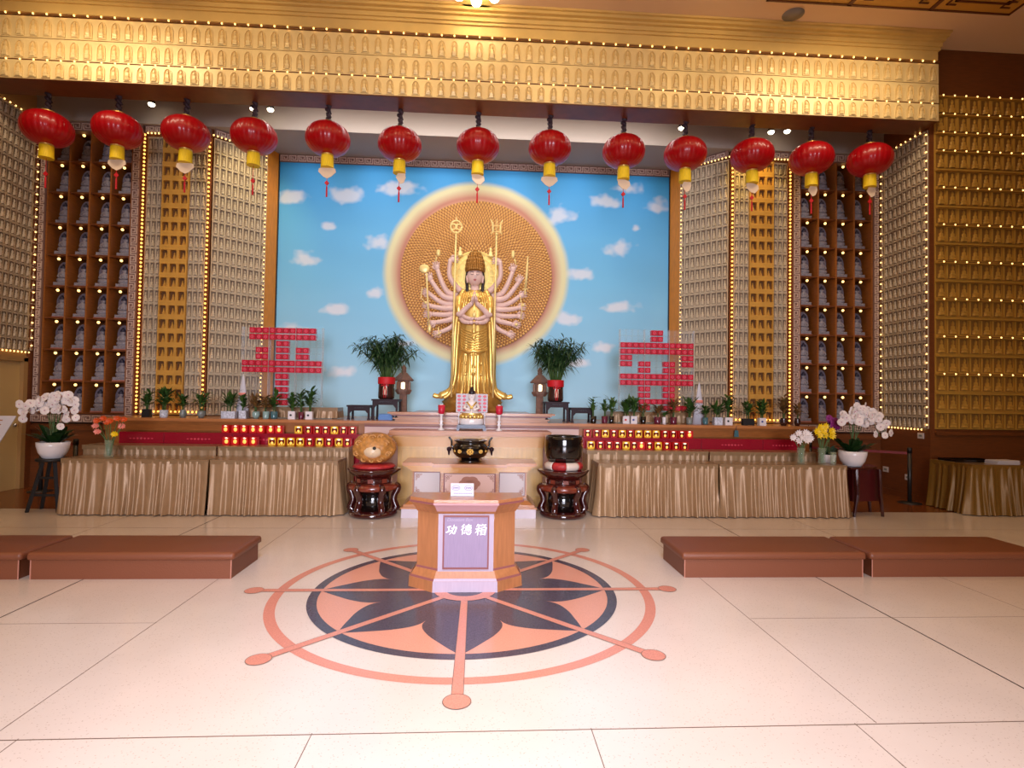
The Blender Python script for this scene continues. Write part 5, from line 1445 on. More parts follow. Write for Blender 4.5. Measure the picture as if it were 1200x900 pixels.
# ------------------------------------------------------------------ orchids and flowers
def flower_mesh(r, npet=5, wide=.62):
    b = MB()
    for k in range(npet):
        a = 2 * PI * k / npet + .3
        D = Vector((cos(a), 0, sin(a))); S = Vector((-sin(a), 0, cos(a)))
        w = r * wide
        b.add([Vector((0, -.004, 0)), D * r * .3 + S * w * .7 - Y1 * .01, D * r * .7 + S * w - Y1 * .012, D * r * .95 + S * w * .5 - Y1 * .004, D * r * .95 - S * w * .5 - Y1 * .004, D * r * .7 - S * w - Y1 * .012, D * r * .3 - S * w * .7 - Y1 * .01], [(0, 1, 2, 3, 4, 5, 6)])
    b.cur = 1; b.sph((0, -.014, 0), r * .12, 1, .8, 1, 6, 4)
    return b
def orchid(cx, cy, z, label, stems, potm='ceramic', pr=.195, ph=.21, seed=1, nfl=9, m=('petal', 'petalpink'), fr=.054):
    rnd = random.Random(seed)
    t = thing('orchid_pot', label, 'orchid', (cx, cy, z))
    b = MB(); b.smooth = True
    b.lathe([(pr * .55, 0), (pr * .62, .008), (pr * .85, ph * .35), (pr * .98, ph * .75), (pr, ph), (pr * .93, ph), (pr * .88, ph * .8)], (cx, cy, z), 36); b.build('bowl', M[potm], t)
    b = MB(); b.smooth = True; b.lathe([(pr * .9, ph * .86), (.01, ph * .9)], (cx, cy, z), 24); b.build('moss', M['leaf'], t)
    fo = MB()
    for k in range(30):
        a = rnd.uniform(0, 2 * PI); L = rnd.uniform(.22, .40) * pr / .195
        p = Vector((cx + .05 * cos(a), cy + .04 * sin(a), z + ph * .9)); d = Vector((cos(a), sin(a) * .7, rnd.uniform(.45, 1.8))).normalized()
        s = d.cross(Z1).normalized(); w = .045 * pr / .195
        q = [p, p + d * L * .3 + s * w, p + d * L * .75 + s * w - Z1 * .02, p + d * L - Z1 * .06, p + d * L * .75 - s * w - Z1 * .02, p + d * L * .3 - s * w]
        fo.add(q, [(0, 1, 5), (1, 2, 4, 5), (2, 3, 4)])
    fo.build('leaves', M['leaf2'], t)
    fm = flower_mesh(fr).build('blossom', [M[m[0]], M[m[1]]], None); me = fm.data; bpy.data.objects.remove(fm)
    for (ex, ez, hx, hz) in stems:      # apex and tip offsets
        b = MB(); b.smooth = True
        base = (cx + rnd.uniform(-.04, .04), cy + rnd.uniform(-.03, .03), z + ph * .9)
        P = smooth_interp([base, (cx + hx * .5, cy - .01, z + ph + (hz - ph) * .6), (cx + hx, cy - .03, z + hz), ((cx + (hx + ex) / 2), cy - .05, z + max(hz, ez) + .015), (cx + ex, cy - .08, z + ez)], 6)
        b.tube(P, .005, 6); b.build('flower_stem', M['stem'], t)
        for k in range(nfl):
            f = .42 + .58 * k / (nfl - 1); i = f * (len(P) - 1); i0 = min(int(i), len(P) - 2); q = Vector(P[i0]).lerp(Vector(P[i0 + 1]), i - i0)
            o = bpy.data.objects.new('blossom', me); C.objects.link(o); o.parent = t
            o.location = q + Vector((rnd.uniform(-.045, .045), -.03 + rnd.uniform(-.04, .03), rnd.uniform(-.045, .03))) - t.location
            o.rotation_euler = (rnd.uniform(-.4, .4), rnd.uniform(0, 6), rnd.uniform(-.6, .6)); q_ = rnd.uniform(.8, 1.1); o.scale = (q_, q_, q_)
    return t
orchid(-5.38, 3.0, .68, 'white orchids in a white bowl on the black stool at far left',
       [(-.36, .62, -.12, .68), (-.32, .54, -.08, .66), (-.10, .76, .0, .72), (.14, .76, .04, .78), (.30, .70, .10, .78), (.33, .56, .14, .74), (-.2, .66, -.05, .74), (.22, .44, .12, .64), (.02, .62, 0, .70)], seed=4, pr=.18)
orchid(5.30, 2.98, .675, 'white orchids in a white bowl on the dark red side table at right',
       [(-.22, .62, -.08, .68), (.0, .76, -.02, .8), (.16, .72, .04, .8), (.32, .64, .1, .76), (.42, .5, .16, .72), (.34, .42, .16, .62), (-.02, .60, 0, .7)], seed=9, pr=.18)
orchid(5.05, 3.14, .70, 'purple orchid in a smaller white bowl behind the large white orchids at right',
       [(-.04, .56, .0, .6), (.06, .50, .03, .58)], seed=12, pr=.105, ph=.12, nfl=6, m=('purple', 'purple'), fr=.05)

# black A-frame stool at left
t = thing('black_stool', 'black wooden stool with splayed legs under the left orchid bowl', 'stool', (-5.4, 3.02, 0))
b = MB(); b.smooth = True; b.lathe([(.17, .645), (.18, .655), (.18, .675), (.17, .68)], (-5.38, 3.0, 0), 24); b.build('seat', M['blackm'], t)
for sx, sy in ((-1, -1), (1, -1), (-1, 1), (1, 1)):
    b = MB(); b.tube([(-5.4 + sx * .07, 3.02 + sy * .06, .65), (-5.42 + sx * .19, 3.03 + sy * .12, 0.0)], [.028, .026], 4); b.build('leg', M['blackm'], t)
for zz, w in ((.2, .155), (.42, .11)):
    b = MB(); b.box(-5.41 - w, -5.41 + w, 2.93, 2.955, zz, zz + .03); b.build('rung', M['blackm'], t)

# dark red half round side table at right
cx, cy = 5.43, 2.99
t = thing('side_table', 'dark red lacquered drop side table with dark legs under the right orchid bowl', 'side table', (cx, cy, 0))
b = MB(); pts = [(cx - .26, cy + .22), (cx - .26, cy - .17)] + [(cx - .10 + .38 * sin(a), cy - .17 + .0 + .17 * (1 - cos(a)) * 2) for a in [k * PI / 2 / 6 for k in range(1, 7)]] + [(cx + .28, cy + .22)]
b.prism(pts, .645, .672); b.build('tabletop', M['redwood'], t)
b = MB(); b.prism([(cx - .2, cy - .11), (cx + .22, cy - .05), (cx + .24, cy + .2), (cx - .2, cy + .2)], .2, .645, .98, (cx, cy)); b.build('cabinet_body', mat('deep red board', rgb(72, 12, 16), .35), t)
for x, y in ((cx - .17, cy - .15), (cx + .18, cy - .12), (cx + .22, cy + .18), (cx - .17, cy + .18)):
    b = MB(); b.tube([(x, y, .645), (x + .01, y - .005, .3), (x + .04 * (1 if x > cx else -1), y - .01, 0.0)], [.03, .028, .02], 8); b.build('leg', M['redwood'], t)

def vase_flowers(cx, cy, z, label, kind):
    t = thing('flower_vase', label, 'vase', (cx, cy, z))
    b = MB(); b.smooth = True; b.lathe([(.05, 0), (.052, .02), (.045, .12), (.055, .22), (.05, .22), (.041, .12), (.045, .03)], (cx, cy, z), 20); b.build('glass_vase', M['glass'], t)
    rnd = random.Random(int(cx * 77)); st = MB(); st.smooth = True
    heads = {'gerbera': [(-.17, .40, 'pinkp'), (-.1, .33, 'pinkp'), (-.12, .47, 'orangep'), (-.02, .45, 'orangep'), (.04, .47, 'orangep'), (.12, .50, 'orangep'), (.19, .49, 'orangep'), (.16, .40, 'pinkp'), (.1, .30, 'yellowp'), (-.06, .50, 'orangep')],
             'white': [(-.12, .36, 'petal'), (-.05, .42, 'petal'), (.03, .43, 'petal'), (.10, .40, 'petal'), (.05, .33, 'petal'), (-.04, .32, 'petal'), (.0, .37, 'petal'), (.13, .35, 'petal')],
             'yellow': [(-.10, .45, 'yellowp'), (-.04, .51, 'yellowp'), (.04, .52, 'yellowp'), (.10, .46, 'yellowp'), (.05, .40, 'yellowp'), (-.05, .40, 'yellowp'), (.0, .46, 'yellowp'), (.12, .39, 'yellowp')]}[kind]
    for (dx, dz, mm) in heads:
        y = cy - .02 + rnd.uniform(-.05, .03)
        st.tube([(cx + dx * .1, cy, z + .02), (cx + dx * .3, cy, z + .22), (cx + dx, y, z + dz)], .005, 5)
        r = .055 if kind == 'gerbera' else .066
        b = MB(); O = Vector((cx + dx, y, z + dz)); n = 14 if kind == 'gerbera' else 9
        tl = rnd.uniform(-.5, .3)
        for k in range(n):
            a = 2 * PI * k / n; D = Vector((cos(a), -.35 + .0, sin(a) * (.85 if kind != 'gerbera' else .5) + .1)).normalized(); S = Vector((-sin(a), 0, cos(a)))
            b.add([O, O + D * r * .5 + S * r * .22, O + D * r * rnd.uniform(.85, 1.1), O + D * r * .5 - S * r * .22], [(0, 1, 2, 3)])
        b.sph(O - Y1 * .01, r * .22, 1, .8, 1, 8, 5); b.build('flower_head', M[mm], t)
    st.build('stems', M['stem'], t)
vase_flowers(-4.69, 3.0, .70, 'clear glass vase of orange and pink gerberas on the far left table', 'gerbera')
vase_flowers(4.57, 3.0, .70, 'clear glass vase of white flowers on the far right table', 'white')
vase_flowers(4.87, 3.0, .70, 'clear glass vase of yellow flowers between white flowers and orchids', 'yellow')
t = thing('drinking_glass', 'small empty glass standing beside the yellow flower vase', 'glass', (4.99, 2.93, .70))
b = MB(); b.smooth = True; b.lathe([(.034, 0), (.036, .01), (.04, .17), (.036, .17), (.032, .012)], (4.99, 2.93, .70), 18); b.build('tumbler', M['glass'], t)

# ------------------------------------------------------------------ rope barrier posts, sign stand, sockets
def stanchion(x, y, label, h=.86):
    t = thing('barrier_post', label, 'post', (x, y, 0))
    b = MB(); b.smooth = True; b.lathe([(.16, 0), (.16, .012), (.03, .03)], (x, y, 0), 24); b.build('base', M['metal'], t)
    b = MB(); b.smooth = True; b.lathe([(.03, .02), (.03, h - .06)], (x, y, 0), 14); b.build('pole', M['metal'], t)
    b = MB(); b.smooth = True; b.lathe([(.034, h - .07), (.034, h), (.02, h + .01)], (x, y, 0), 14); b.build('cap', M['blackm'], t)
stanchion(6.84, 3.86, 'dark barrier post on the brown floor near the right wall corner')
stanchion(5.75, 4.72, 'dark barrier post hidden behind the right orchids')
stanchion(-6.6, 4.45, 'dark barrier post on the brown floor left of the black stool')
stanchion(-5.62, 3.75, 'dark barrier post beside the left end of the rear pleated table')
t = thing('barrier_belt', 'thin red belt strung between the barrier posts at right', 'belt', (6.3, 4.3, .8))
b = MB(); b.add([(6.82, 3.88, .76), (5.77, 4.70, .76), (5.77, 4.70, .80), (6.82, 3.88, .80)], [(0, 1, 2, 3)]); b.build('webbing', M['belt'], t)
t = thing('barrier_belt', 'thin red belt strung between the barrier posts at left', 'belt', (-6.1, 4.1, .8))
b = MB(); b.add([(-6.58, 4.43, .76), (-5.64, 3.77, .76), (-5.64, 3.77, .81), (-6.58, 4.43, .81)], [(0, 1, 2, 3)]); b.build('webbing', M['belt'], t)
for (y, z, lab) in ((4.75, .42, 'white wall socket low on the right side wall, farther one'), (4.25, .35, 'white wall socket low on the right side wall, nearer one'), (3.98, 1.05, 'white switch box under the right side wall lights, nearer one'), (4.8, 1.08, 'white switch box under the right side wall lights, farther one')):
    t = thing('wall_socket', lab, 'socket', (7.13, y, z))
    b = MB(); b.box(7.118, 7.13, y - .06, y + .06, z - .045, z + .045); b.build('plate', M['white'], t)
    b = MB(); b.box(7.114, 7.118, y - .03, y + .03, z - .015, z + .015); b.build('insert', M['greyc'], t)
t = thing('sign_stand', 'slanted notice board on a stand with round dark base at the left edge', 'sign', (-6.2, 2.95, 0))
b = MB(); b.smooth = True; b.lathe([(.2, 0), (.2, .012), (.03, .03)], (-6.22, 2.95, 0), 28); b.build('base', M['metal'], t)
b = MB(); b.smooth = True; b.tube([(-6.3, 2.97, .02), (-6.3, 3.15, .9)], .02, 10); b.build('pole', M['metal'], t)
O = Vector((-6.33, 3.12, 1.02)); U = X1; V = Vector((0, .35, .94)).normalized(); W = Vector((0, -.94, .35)).normalized()
b = MB(); b.fprism(O, U, V, W, [(-.27, -.22), (.22, -.22), (.33, .2), (-.27, .2)], -.01, .0); p = b.build('notice_board', M['paper'], t)
b = MB()
for r in range(6):
    for k in range(3):
        b.fbox(O, U, V, W, -.22 + k * .15, -.12 + k * .15, -.17 + r * .06, -.155 + r * .06, .0, .002)
b.build('text_lines', M['carve'], p)

# ------------------------------------------------------------------ the many armed standing statue
SX, SY, SZ = -.02, 4.85, 1.31
st = thing('guanyin_statue', 'tall golden standing statue with many pale arms, crown and two long staffs on the plinth', 'statue', (SX, SY, SZ))
def sp(zx, zy, y=0.):   # sketch coordinates -> statue space
    return Vector((SX + (zx - 567) / 7.5 * .01443, SY + y, SZ + (483 - (zy / 7.5 + 280)) * .01447))
def col(prof, n=48, fn=None):
    """prof rows: z, rx, ry, yoff"""
    R = []
    for (z, rx, ry, yo) in prof:
        R.append([(SX + rx * cos(2 * PI * i / n) * (fn(2 * PI * i / n, z) if fn else 1), SY + yo + ry * sin(2 * PI * i / n) * (fn(2 * PI * i / n, z) if fn else 1), SZ + z) for i in range(n)])
    return R
# rocky golden base
b = MB(); b.smooth = True
b.rings(col([(0, .46, .30, 0), (.03, .48, .31, 0), (.10, .45, .29, 0), (.16, .47, .30, 0), (.24, .42, .28, 0), (.32, .36, .24, 0)], 72, lambda a, z: 1 + .07 * sin(a * 9 + z * 30) + .05 * sin(a * 15 - z * 45)))
b.build('rock_base', mat('rough dark gold', rgb(190, 140, 66), .42, .5, bump=1., bscale=18), st)
# robe
b = MB(); b.smooth = True
def rf(a, z):
    k = max(0, 1 - max(0, z - .25) / 1.6)
    return 1 + (.045 * sin(a * 14 + sin(z * 3) * 1.2) + .02 * sin(a * 23)) * k
P = smooth_interp([(.24, .40, .26, 0), (.34, .345, .24, 0), (.55, .31, .22, 0), (.85, .295, .21, 0), (1.1, .285, .20, 0), (1.3, .275, .19, 0), (1.5, .26, .175, 0), (1.7, .275, .17, 0), (1.86, .29, .16, 0), (1.95, .25, .14, 0), (2.01, .14, .1, 0), (2.04, .09, .08, 0)], 5)
b.rings(col(P, 96, rf)); b.build('robe', M['gold'], st)
# vertical pleats
b = MB(); b.smooth = True
for k in range(11):
    x = -.24 + k * .048
    yf = -.21 * math.sqrt(max(0, 1 - (x / .31) ** 2))
    b.tube([(SX + x * 1.1, SY + yf * 1.15 - .01, SZ + .28), (SX + x, SY + yf - .006, SZ + .6), (SX + x * .92, SY + yf * .98 - .004, SZ + .93)], [.018, .014, .008], 8)
for k in range(10):      # hanging swags at the knees and hips
    for z0, dip, w in ((1.36 - k * .042, .10, .25),):
        pts = []
        for q in range(13):
            f = -1 + q / 6; x = f * w
            pts.append((SX + x, SY - .20 * math.sqrt(max(0.05, 1 - (x / .30) ** 2)) - .012, SZ + z0 + .12 * f * f - dip * .5))
        b.tube(pts, [.006 + .010 * (1 - abs(-1 + q / 6)) for q in range(13)], 8)
b.build('robe_folds', M['gold'], st)
b = MB(); b.smooth = True   # sash knot and pendants
b.tube([(SX - .2, SY - .2, SZ + 1.02), (SX - .08, SY - .23, SZ + .98), (SX, SY - .245, SZ + 1.0), (SX + .08, SY - .23, SZ + .98), (SX + .2, SY - .2, SZ + 1.02)], [.02, .035, .03, .035, .02], 10)
b.tube([(SX, SY - .25, SZ + 1.0), (SX, SY - .255, SZ + .7), (SX, SY - .26, SZ + .45)], [.022, .016, .02], 10)
for z in (.62, .74, 1.22, 1.32): b.sph((SX, SY - .245, SZ + z), .032, 1, .5, 1.3, 10, 8)
for s in (-1, 1):
    for z in (.62, .8): b.sph((SX + s * .13, SY - .215, SZ + z), .022, 1, .5, 1.5, 8, 6)
b.build('sash', M['gold'], st)
# long side scarves ending in upswept tips
b = MB(); b.smooth = True
for s in (-1, 1):
    b.tube(smooth_interp([(SX + s * .26, SY - .08, SZ + 1.70), (SX + s * .31, SY - .1, SZ + 1.4), (SX + s * .325, SY - .09, SZ + .9), (SX + s * .33, SY - .08, SZ + .5), (SX + s * .38, SY - .1, SZ + .34), (SX + s * .56, SY - .1, SZ + .25), (SX + s * .66, SY - .1, SZ + .27)], 6),
           [.045] * 6 + [.05] * 6 + [.05] * 6 + [.055] * 6 + [.06] * 6 + [.04] * 6 + [.012], 10, .6)
    b.tube(smooth_interp([(SX + s * .25, SY - .14, SZ + 1.5), (SX + s * .28, SY - .17, SZ + 1.0), (SX + s * .30, SY - .17, SZ + .55), (SX + s * .38, SY - .2, SZ + .3), (SX + s * .48, SY - .22, SZ + .22)], 6), [.03] * 24 + [.01], 8, .6)
b.build('scarves', M['gold'], st)
for s in (-1, 1):
    b = MB(); b.smooth = True
    b.tube(smooth_interp([tuple(sp(567 + s * 95, 475, -.02)), tuple(sp(567 + s * 125, 540, -.07)), tuple(sp(567 + s * 135, 620, -.13)), tuple(sp(567 + s * 132, 690, -.12))], 6), [.05] * 6 + [.075] * 6 + [.08] * 6 + [.07], 12)
    b.build('sleeve', M['gold'], st)
# dark shawl at the shoulders
b = MB(); b.smooth = True
for s in (-1, 1):
    b.tube(smooth_interp([(SX + s * .10, SY + .02, SZ + 2.04), (SX + s * .20, SY + .0, SZ + 1.99), (SX + s * .27, SY - .03, SZ + 1.86), (SX + s * .285, SY - .06, SZ + 1.72)], 5), [.03] * 5 + [.055] * 5 + [.06] * 5 + [.04], 10)
b.build('hair_locks', M['hair'], st)
b = MB(); b.smooth = True     # chest drapery with folds
for s in (-1, 1):
    for k in range(4):
        b.tube(smooth_interp([(SX + s * (.09 + k * .035), SY - .12, SZ + 1.99 - k * .01), (SX + s * (.13 + k * .035), SY - .17 + k * .01, SZ + 1.84), (SX + s * (.17 + k * .028), SY - .15 + k * .01, SZ + 1.62)], 5), [.018] * 11, 8)
    for (dx, dz) in ((.09, 1.9), (.08, 1.84), (.105, 1.79)): b.sph((SX + s * dx, SY - .175, SZ + dz), .024, 1, .5, 1, 8, 6)
b.build('chest_drape', M['gold'], st)
# body: neck, chest, arms, hands as one mesh
b = MB(); b.smooth = True
b.rings(col(smooth_interp([(1.92, .16, .12, -.03), (2.0, .10, .085, -.02), (2.05, .075, .07, -.01), (2.12, .07, .068, 0), (2.2, .07, .07, 0)], 4), 24))
def hand(tip_base, d, up, size=.075, curl=.3, spread=.25, mb=None):
    d = Vector(d).normalized(); up = Vector(up); s = d.cross(up).normalized(); up = s.cross(d).normalized()
    base = Vector(tip_base)
    mb.tube([base - d * size * .15, base + d * size * .2, base + d * size * .5, base + d * size * .62], [size * .2, size * .34, size * .36, size * .22], 8, .55)
    for k in range(4):
        f = (k - 1.5) / 1.5; L = size * (.62, .72, .68, .52)[k]
        p = base + d * size * .5 + s * f * size * .26
        dd = (d + s * f * spread).normalized()
        m_ = p + dd * L * .5; e = m_ + (dd * (1 - curl) - up * curl) * L * .5
        mb.tube([p, m_, e], [size * .1, size * .09, size * .055], 6)
    p = base + d * size * .1 - s * size * .28
    mb.tube([p, p - s * size * .22 + d * size * .25, p - s * size * .18 + d * size * .5], [size * .11, size * .1, size * .06], 6)
def arm(pts, r, hd=None, hs=.135, upv=(0, -1, 0), curl=.4):
    q = smooth_interp([tuple(p) for p in pts], 6); n = len(q)
    b.tube(q, [r[0] + (r[1] - r[0]) * i / (n - 1) for i in range(n)], 10)
    a, c_ = Vector(q[-3]), Vector(q[-1])
    hand(c_, hd if hd else (c_ - a), upv, hs, curl, .3, b)
ARMS = [  # sketch polylines on the left; mirrored on the right
    ([(440, 470), (385, 415), (345, 340), (352, 215)], (.052, .034), (1, -.1, .05), -.05),
    ([(430, 510), (340, 490), (290, 425), (240, 300)], (.055, .036), (-.2, -.2, 1), .00),
    ([(430, 540), (330, 540), (265, 500), (190, 400)], (.055, .036), (-.4, -.2, 1), -.04),
    ([(430, 580), (330, 590), (250, 565), (180, 515)], (.052, .036), (-1, -.2, .4), -.02),
    ([(430, 620), (330, 632), (260, 630), (190, 620)], (.052, .036), (-1, -.2, .2), -.05),
    ([(430, 660), (340, 682), (270, 688), (200, 688)], (.052, .036), (-1, -.2, 0), -.03),
    ([(430, 690), (350, 730), (300, 745), (235, 762)], (.050, .036), (-1, -.2, -.2), -.05),
    ([(430, 720), (375, 785), (335, 815), (280, 842)], (.048, .036), (-1, -.2, -.4), -.03),
]
for s in (-1, 1):
    for (pl, r, hd, dy) in ARMS:
        pts = []
        for i, (zx, zy) in enumerate(pl):
            x = zx if s < 0 else 1134 - zx
            pts.append(sp(x, zy, .06 + dy - .04 * i))
        h = Vector(hd); h.x *= -s
        if s > 0: h = Vector((-hd[0], hd[1], hd[2]))
        else: h = Vector(hd)
        arm(pts, r, h)
# praying hands: upper arms, forearms and palms pressed together
for s in (-1, 1):
    el = sp(567 + s * 130, 690, -.17); wr = sp(567 + s * 18, 600, -.27)
    q = smooth_interp([tuple(sp(567 + s * 120, 560, -.06)), tuple(el), tuple((el + wr) / 2), tuple(wr)], 5); n = len(q)
    b.tube(q, [.062 - .028 * i / (n - 1) for i in range(n)], 12)
    base = wr; tip = sp(567 + s * 3, 485, -.25)
    d = (tip - base).normalized()
    b.tube([base - d * .01, base + d * .05, base + d * .10], [.026, .03, .026], 8, 1.3)
    for k in range(4):
        off = Vector((s * .004, -.036 + k * .024, 0)); L = (.085, .105, .10, .08)[k]
        p = base + d * .09 + off
        b.tube([p, p + d * L * .5 + X1 * (-s * .006), p + d * L + X1 * (-s * .010)], [.012, .011, .006], 6)
    b.tube([base + d * .02 + Vector((0, -.04, 0)), base + d * .07 + Vector((-s * .006, -.055, 0)), base + d * .12 + Vector((-s * .008, -.055, 0))], [.013, .012, .007], 6)
    # lower pair of hands resting in the lap gesture
    lo = [sp(567 + s * 112, 720, -.12), sp(567 + s * 85, 755, -.2), sp(567 + s * 40, 765, -.26)]
    q = smooth_interp([tuple(p) for p in lo], 5); b.tube(q, [.05 - .02 * i / (len(q) - 1) for i in range(len(q))], 10)
    hand(q[-1], (-s, -.1, .05), (0, -.3, 1), .1, .1, .1, b)
    q = smooth_interp([tuple(sp(567 + s * 110, 690, -.15)), tuple(sp(567 + s * 70, 720, -.22)), tuple(sp(567 + s * 25, 735, -.26))], 5); b.tube(q, [.04 - .012 * i / (len(q) - 1) for i in range(len(q))], 10)
    hand(q[-1], (-s, -.1, .3), (0, -.3, 1), .07, .1, .1, b)
b.build('body', M['skin'], st)
# head
HZ = 2.27
b = MB(); b.smooth = True
n1, n2 = 36, 28; R = []
for j in range(n2 + 1):
    t_ = -PI / 2 + PI * j / n2; ring = []
    for i in range(n1):
        a = 2 * PI * i / n1
        x = .134 * cos(t_) * cos(a); y = .132 * cos(t_) * sin(a); z = .175 * sin(t_)
        if z < 0: x *= 1 - .22 * (z / .175) ** 2; y *= 1 - .12 * (z / .175) ** 2
        if y < 0:
            y -= .030 * math.exp(-((x / .016) ** 2)) * math.exp(-(((z + .02) / .030) ** 2))      # nose
            y -= .012 * math.exp(-((x / .012) ** 2)) * math.exp(-(((z - .03) / .035) ** 2))
            y -= .010 * math.exp(-((x / .030) ** 2)) * math.exp(-(((z + .082) / .016) ** 2))      # mouth
            y -= .012 * math.exp(-((x / .03) ** 2)) * math.exp(-(((z + .14) / .025) ** 2))       # chin
            for sg in (-1, 1):
                y += .010 * math.exp(-(((x - sg * .045) / .022) ** 2)) * math.exp(-(((z - .035) / .014) ** 2))
                y -= .006 * math.exp(-(((x - sg * .045) / .024) ** 2)) * math.exp(-(((z - .015) / .012) ** 2))
        ring.append((SX + x, SY - .03 + y, SZ + HZ + z))
    R.append(ring)
b.rings(R)
hd = b.build('head', M['skin'], st)
b = MB(); b.smooth = True
for s in (-1, 1):   # long ears
    b.tube([(SX + s * .122, SY - .03, SZ + HZ + .03), (SX + s * .134, SY - .035, SZ + HZ - .01), (SX + s * .130, SY - .035, SZ + HZ - .07), (SX + s * .122, SY - .035, SZ + HZ - .11)], [.014, .02, .015, .018], 8)
b.build('ears', M['skin'], hd)
b = MB()
def facestroke(pts, w):
    q = smooth_interp(pts, 4); P3 = []
    for (x, z) in q:
        yy = -.132 * math.sqrt(max(.02, 1 - (x / .122) ** 2 - (z / .175) ** 2))
        P3.append((SX + x, SY - .03 + yy - .008, SZ + HZ + z))
    n = len(P3); b.tube(P3, [w * (.35 + .65 * sin(PI * i / (n - 1))) for i in range(n)], 5)
for s in (-1, 1):
    facestroke([(s * .02, .012), (s * .045, .002), (s * .075, .014)], .0045)      # closed lids
    facestroke([(s * .022, .040), (s * .05, .058), (s * .085, .046)], .0040)       # brows
b.build('eyes_and_brows', M['eye'], hd)
b = MB(); b.smooth = True
facestroke([(-.026, -.078), (-.008, -.074), (0, -.077), (.008, -.074), (.026, -.078)], .008)
facestroke([(-.018, -.088), (0, -.092), (.018, -.088)], .008)
b.build('lips', M['lips'], hd)
b = MB(); b.smooth = True; b.sph((SX, SY - .03 - .132, SZ + HZ + .072), .010, seg=8, rn=6); b.build('forehead_dot', M['lips'], hd)
# hair framing the face
b = MB(); b.smooth = True
R = []
for j in range(9):
    t_ = j / 8 * PI / 2; R.append([(SX + .130 * cos(t_) * cos(2 * PI * i / 32), SY - .022 + .138 * cos(t_) * sin(2 * PI * i / 32), SZ + HZ + .085 + .13 * sin(t_)) for i in range(32)])
b.rings(R)
for s in (-1, 1):
    b.tube(smooth_interp([(SX + s * .112, SY - .06, SZ + HZ + .11), (SX + s * .132, SY - .02, SZ + HZ + .03), (SX + s * .140, SY + .0, SZ + HZ - .08), (SX + s * .13, SY + .03, SZ + HZ - .2), (SX + s * .15, SY + .03, SZ + HZ - .28)], 5), .026, 8)
b.sph((SX, SY + .03, SZ + HZ - .0), .125, 1, .9, 1.3, 20, 12)
b.build('hair', M['hair'], st)
# tiered crown
b = MB(); b.smooth = True
for (z, r, n, pr, ph) in ((2.375, .138, 17, .026, .055), (2.44, .132, 15, .027, .055), (2.50, .12, 13, .028, .055), (2.56, .10, 10, .028, .055), (2.615, .075, 8, .028, .05)):
    b.lathe([(r, -.03), (r * 1.02, .0), (r * .92, .05)], (SX, SY - .03, SZ + z), 28)
    for k in range(n):
        a = -PI / 2 + (k - (n - 1) / 2) * 1.25 * PI / n
        b.sph((SX + (r + .008) * cos(a), SY - .03 + (r + .008) * sin(a), SZ + z + .015), pr, 1, 1, ph / pr, 8, 6)
b.sph((SX, SY - .12, SZ + 2.60), .04, 1, .6, 1.6, 12, 8); b.sph((SX, SY - .05, SZ + 2.69), .035, 1.3, .6, 1.1, 12, 8)
b.build('crown', M['golddeep'], st)
# halo plate behind the head
b = MB(); n = 64; hc = sp(570, 322, .16); r = .43
b.fprism(hc, X1, Z1, -Y1, [(r * cos(2 * PI * i / n), r * sin(2 * PI * i / n)) for i in range(n)], 0, .02)
ho = b.build('head_halo', mat('bright yellow gold', rgb(246, 224, 130), .5), st)
b = MB()
for q in (.24, .33, .42): 
    rim(b, hc, X1, Z1, -Y1, [(q * cos(2 * PI * i / n), q * sin(2 * PI * i / n)) for i in range(n)], .05, .02, .028, 0, 0)
for k in range(16):
    a = k * PI / 8; D = X1 * cos(a) + Z1 * sin(a); S = X1 * -sin(a) + Z1 * cos(a)
    b.fbox(hc, D, S, -Y1, .24, .42, -.004, .004, .02, .027)
b.build('halo_rings', M['gold'], ho)
# staffs
for s, zx in ((-1, 402), (1, 745)):
    top = sp(zx, 10, -.3); bot = sp(zx - s * -0 + (s * -8 if s > 0 else -15), 1400, -.3)
    b = MB(); b.smooth = True; b.tube([top, bot], .015, 8)
    b.sph(top, .024); b.sph(sp(zx, 60, -.3), .02)
    f = top + Z1 * .10
    if s < 0:
        for q in (.10,): b.tube([(f.x + q * .9 * cos(k * PI / 12), f.y, f.z + q * sin(k * PI / 12) + .0) for k in range(25)], .014, 6)
        for sg in (-1, 1):
            b.tube([(f.x + sg * (.05 + .045 * cos(k * PI / 6)), f.y, f.z + .045 * sin(k * PI / 6)) for k in range(13)], .011, 6)
        b.sph(f, .035, .6, .4, 1.4); b.tube([(f.x, f.y, f.z + .1), (f.x, f.y, f.z + .17)], [.016, .003], 6)
    else:
        w, h = .065, .06
        b.tube([(f.x - w, f.y, f.z - h), (f.x + w, f.y, f.z - h)], .008, 6); b.tube([(f.x - w, f.y, f.z + h * .7), (f.x + w, f.y, f.z + h * .7)], .008, 6)
        b.tube([(f.x - w * 1.5, f.y, f.z + .14), (f.x - w, f.y, f.z + .07), (f.x - w * .9, f.y, f.z - h), (f.x - w * 1.4, f.y, f.z - .1)], [.008, .016, .016, .01], 6)
        b.tube([(f.x + w * 1.5, f.y, f.z + .14), (f.x + w, f.y, f.z + .07), (f.x + w * .9, f.y, f.z - h), (f.x + w * 1.4, f.y, f.z - .1)], [.008, .016, .016, .01], 6)
        b.tube([(f.x, f.y, f.z - h), (f.x, f.y, f.z + .15)], [.008, .003], 6)
    b.build('staff', M['palegold'], st)
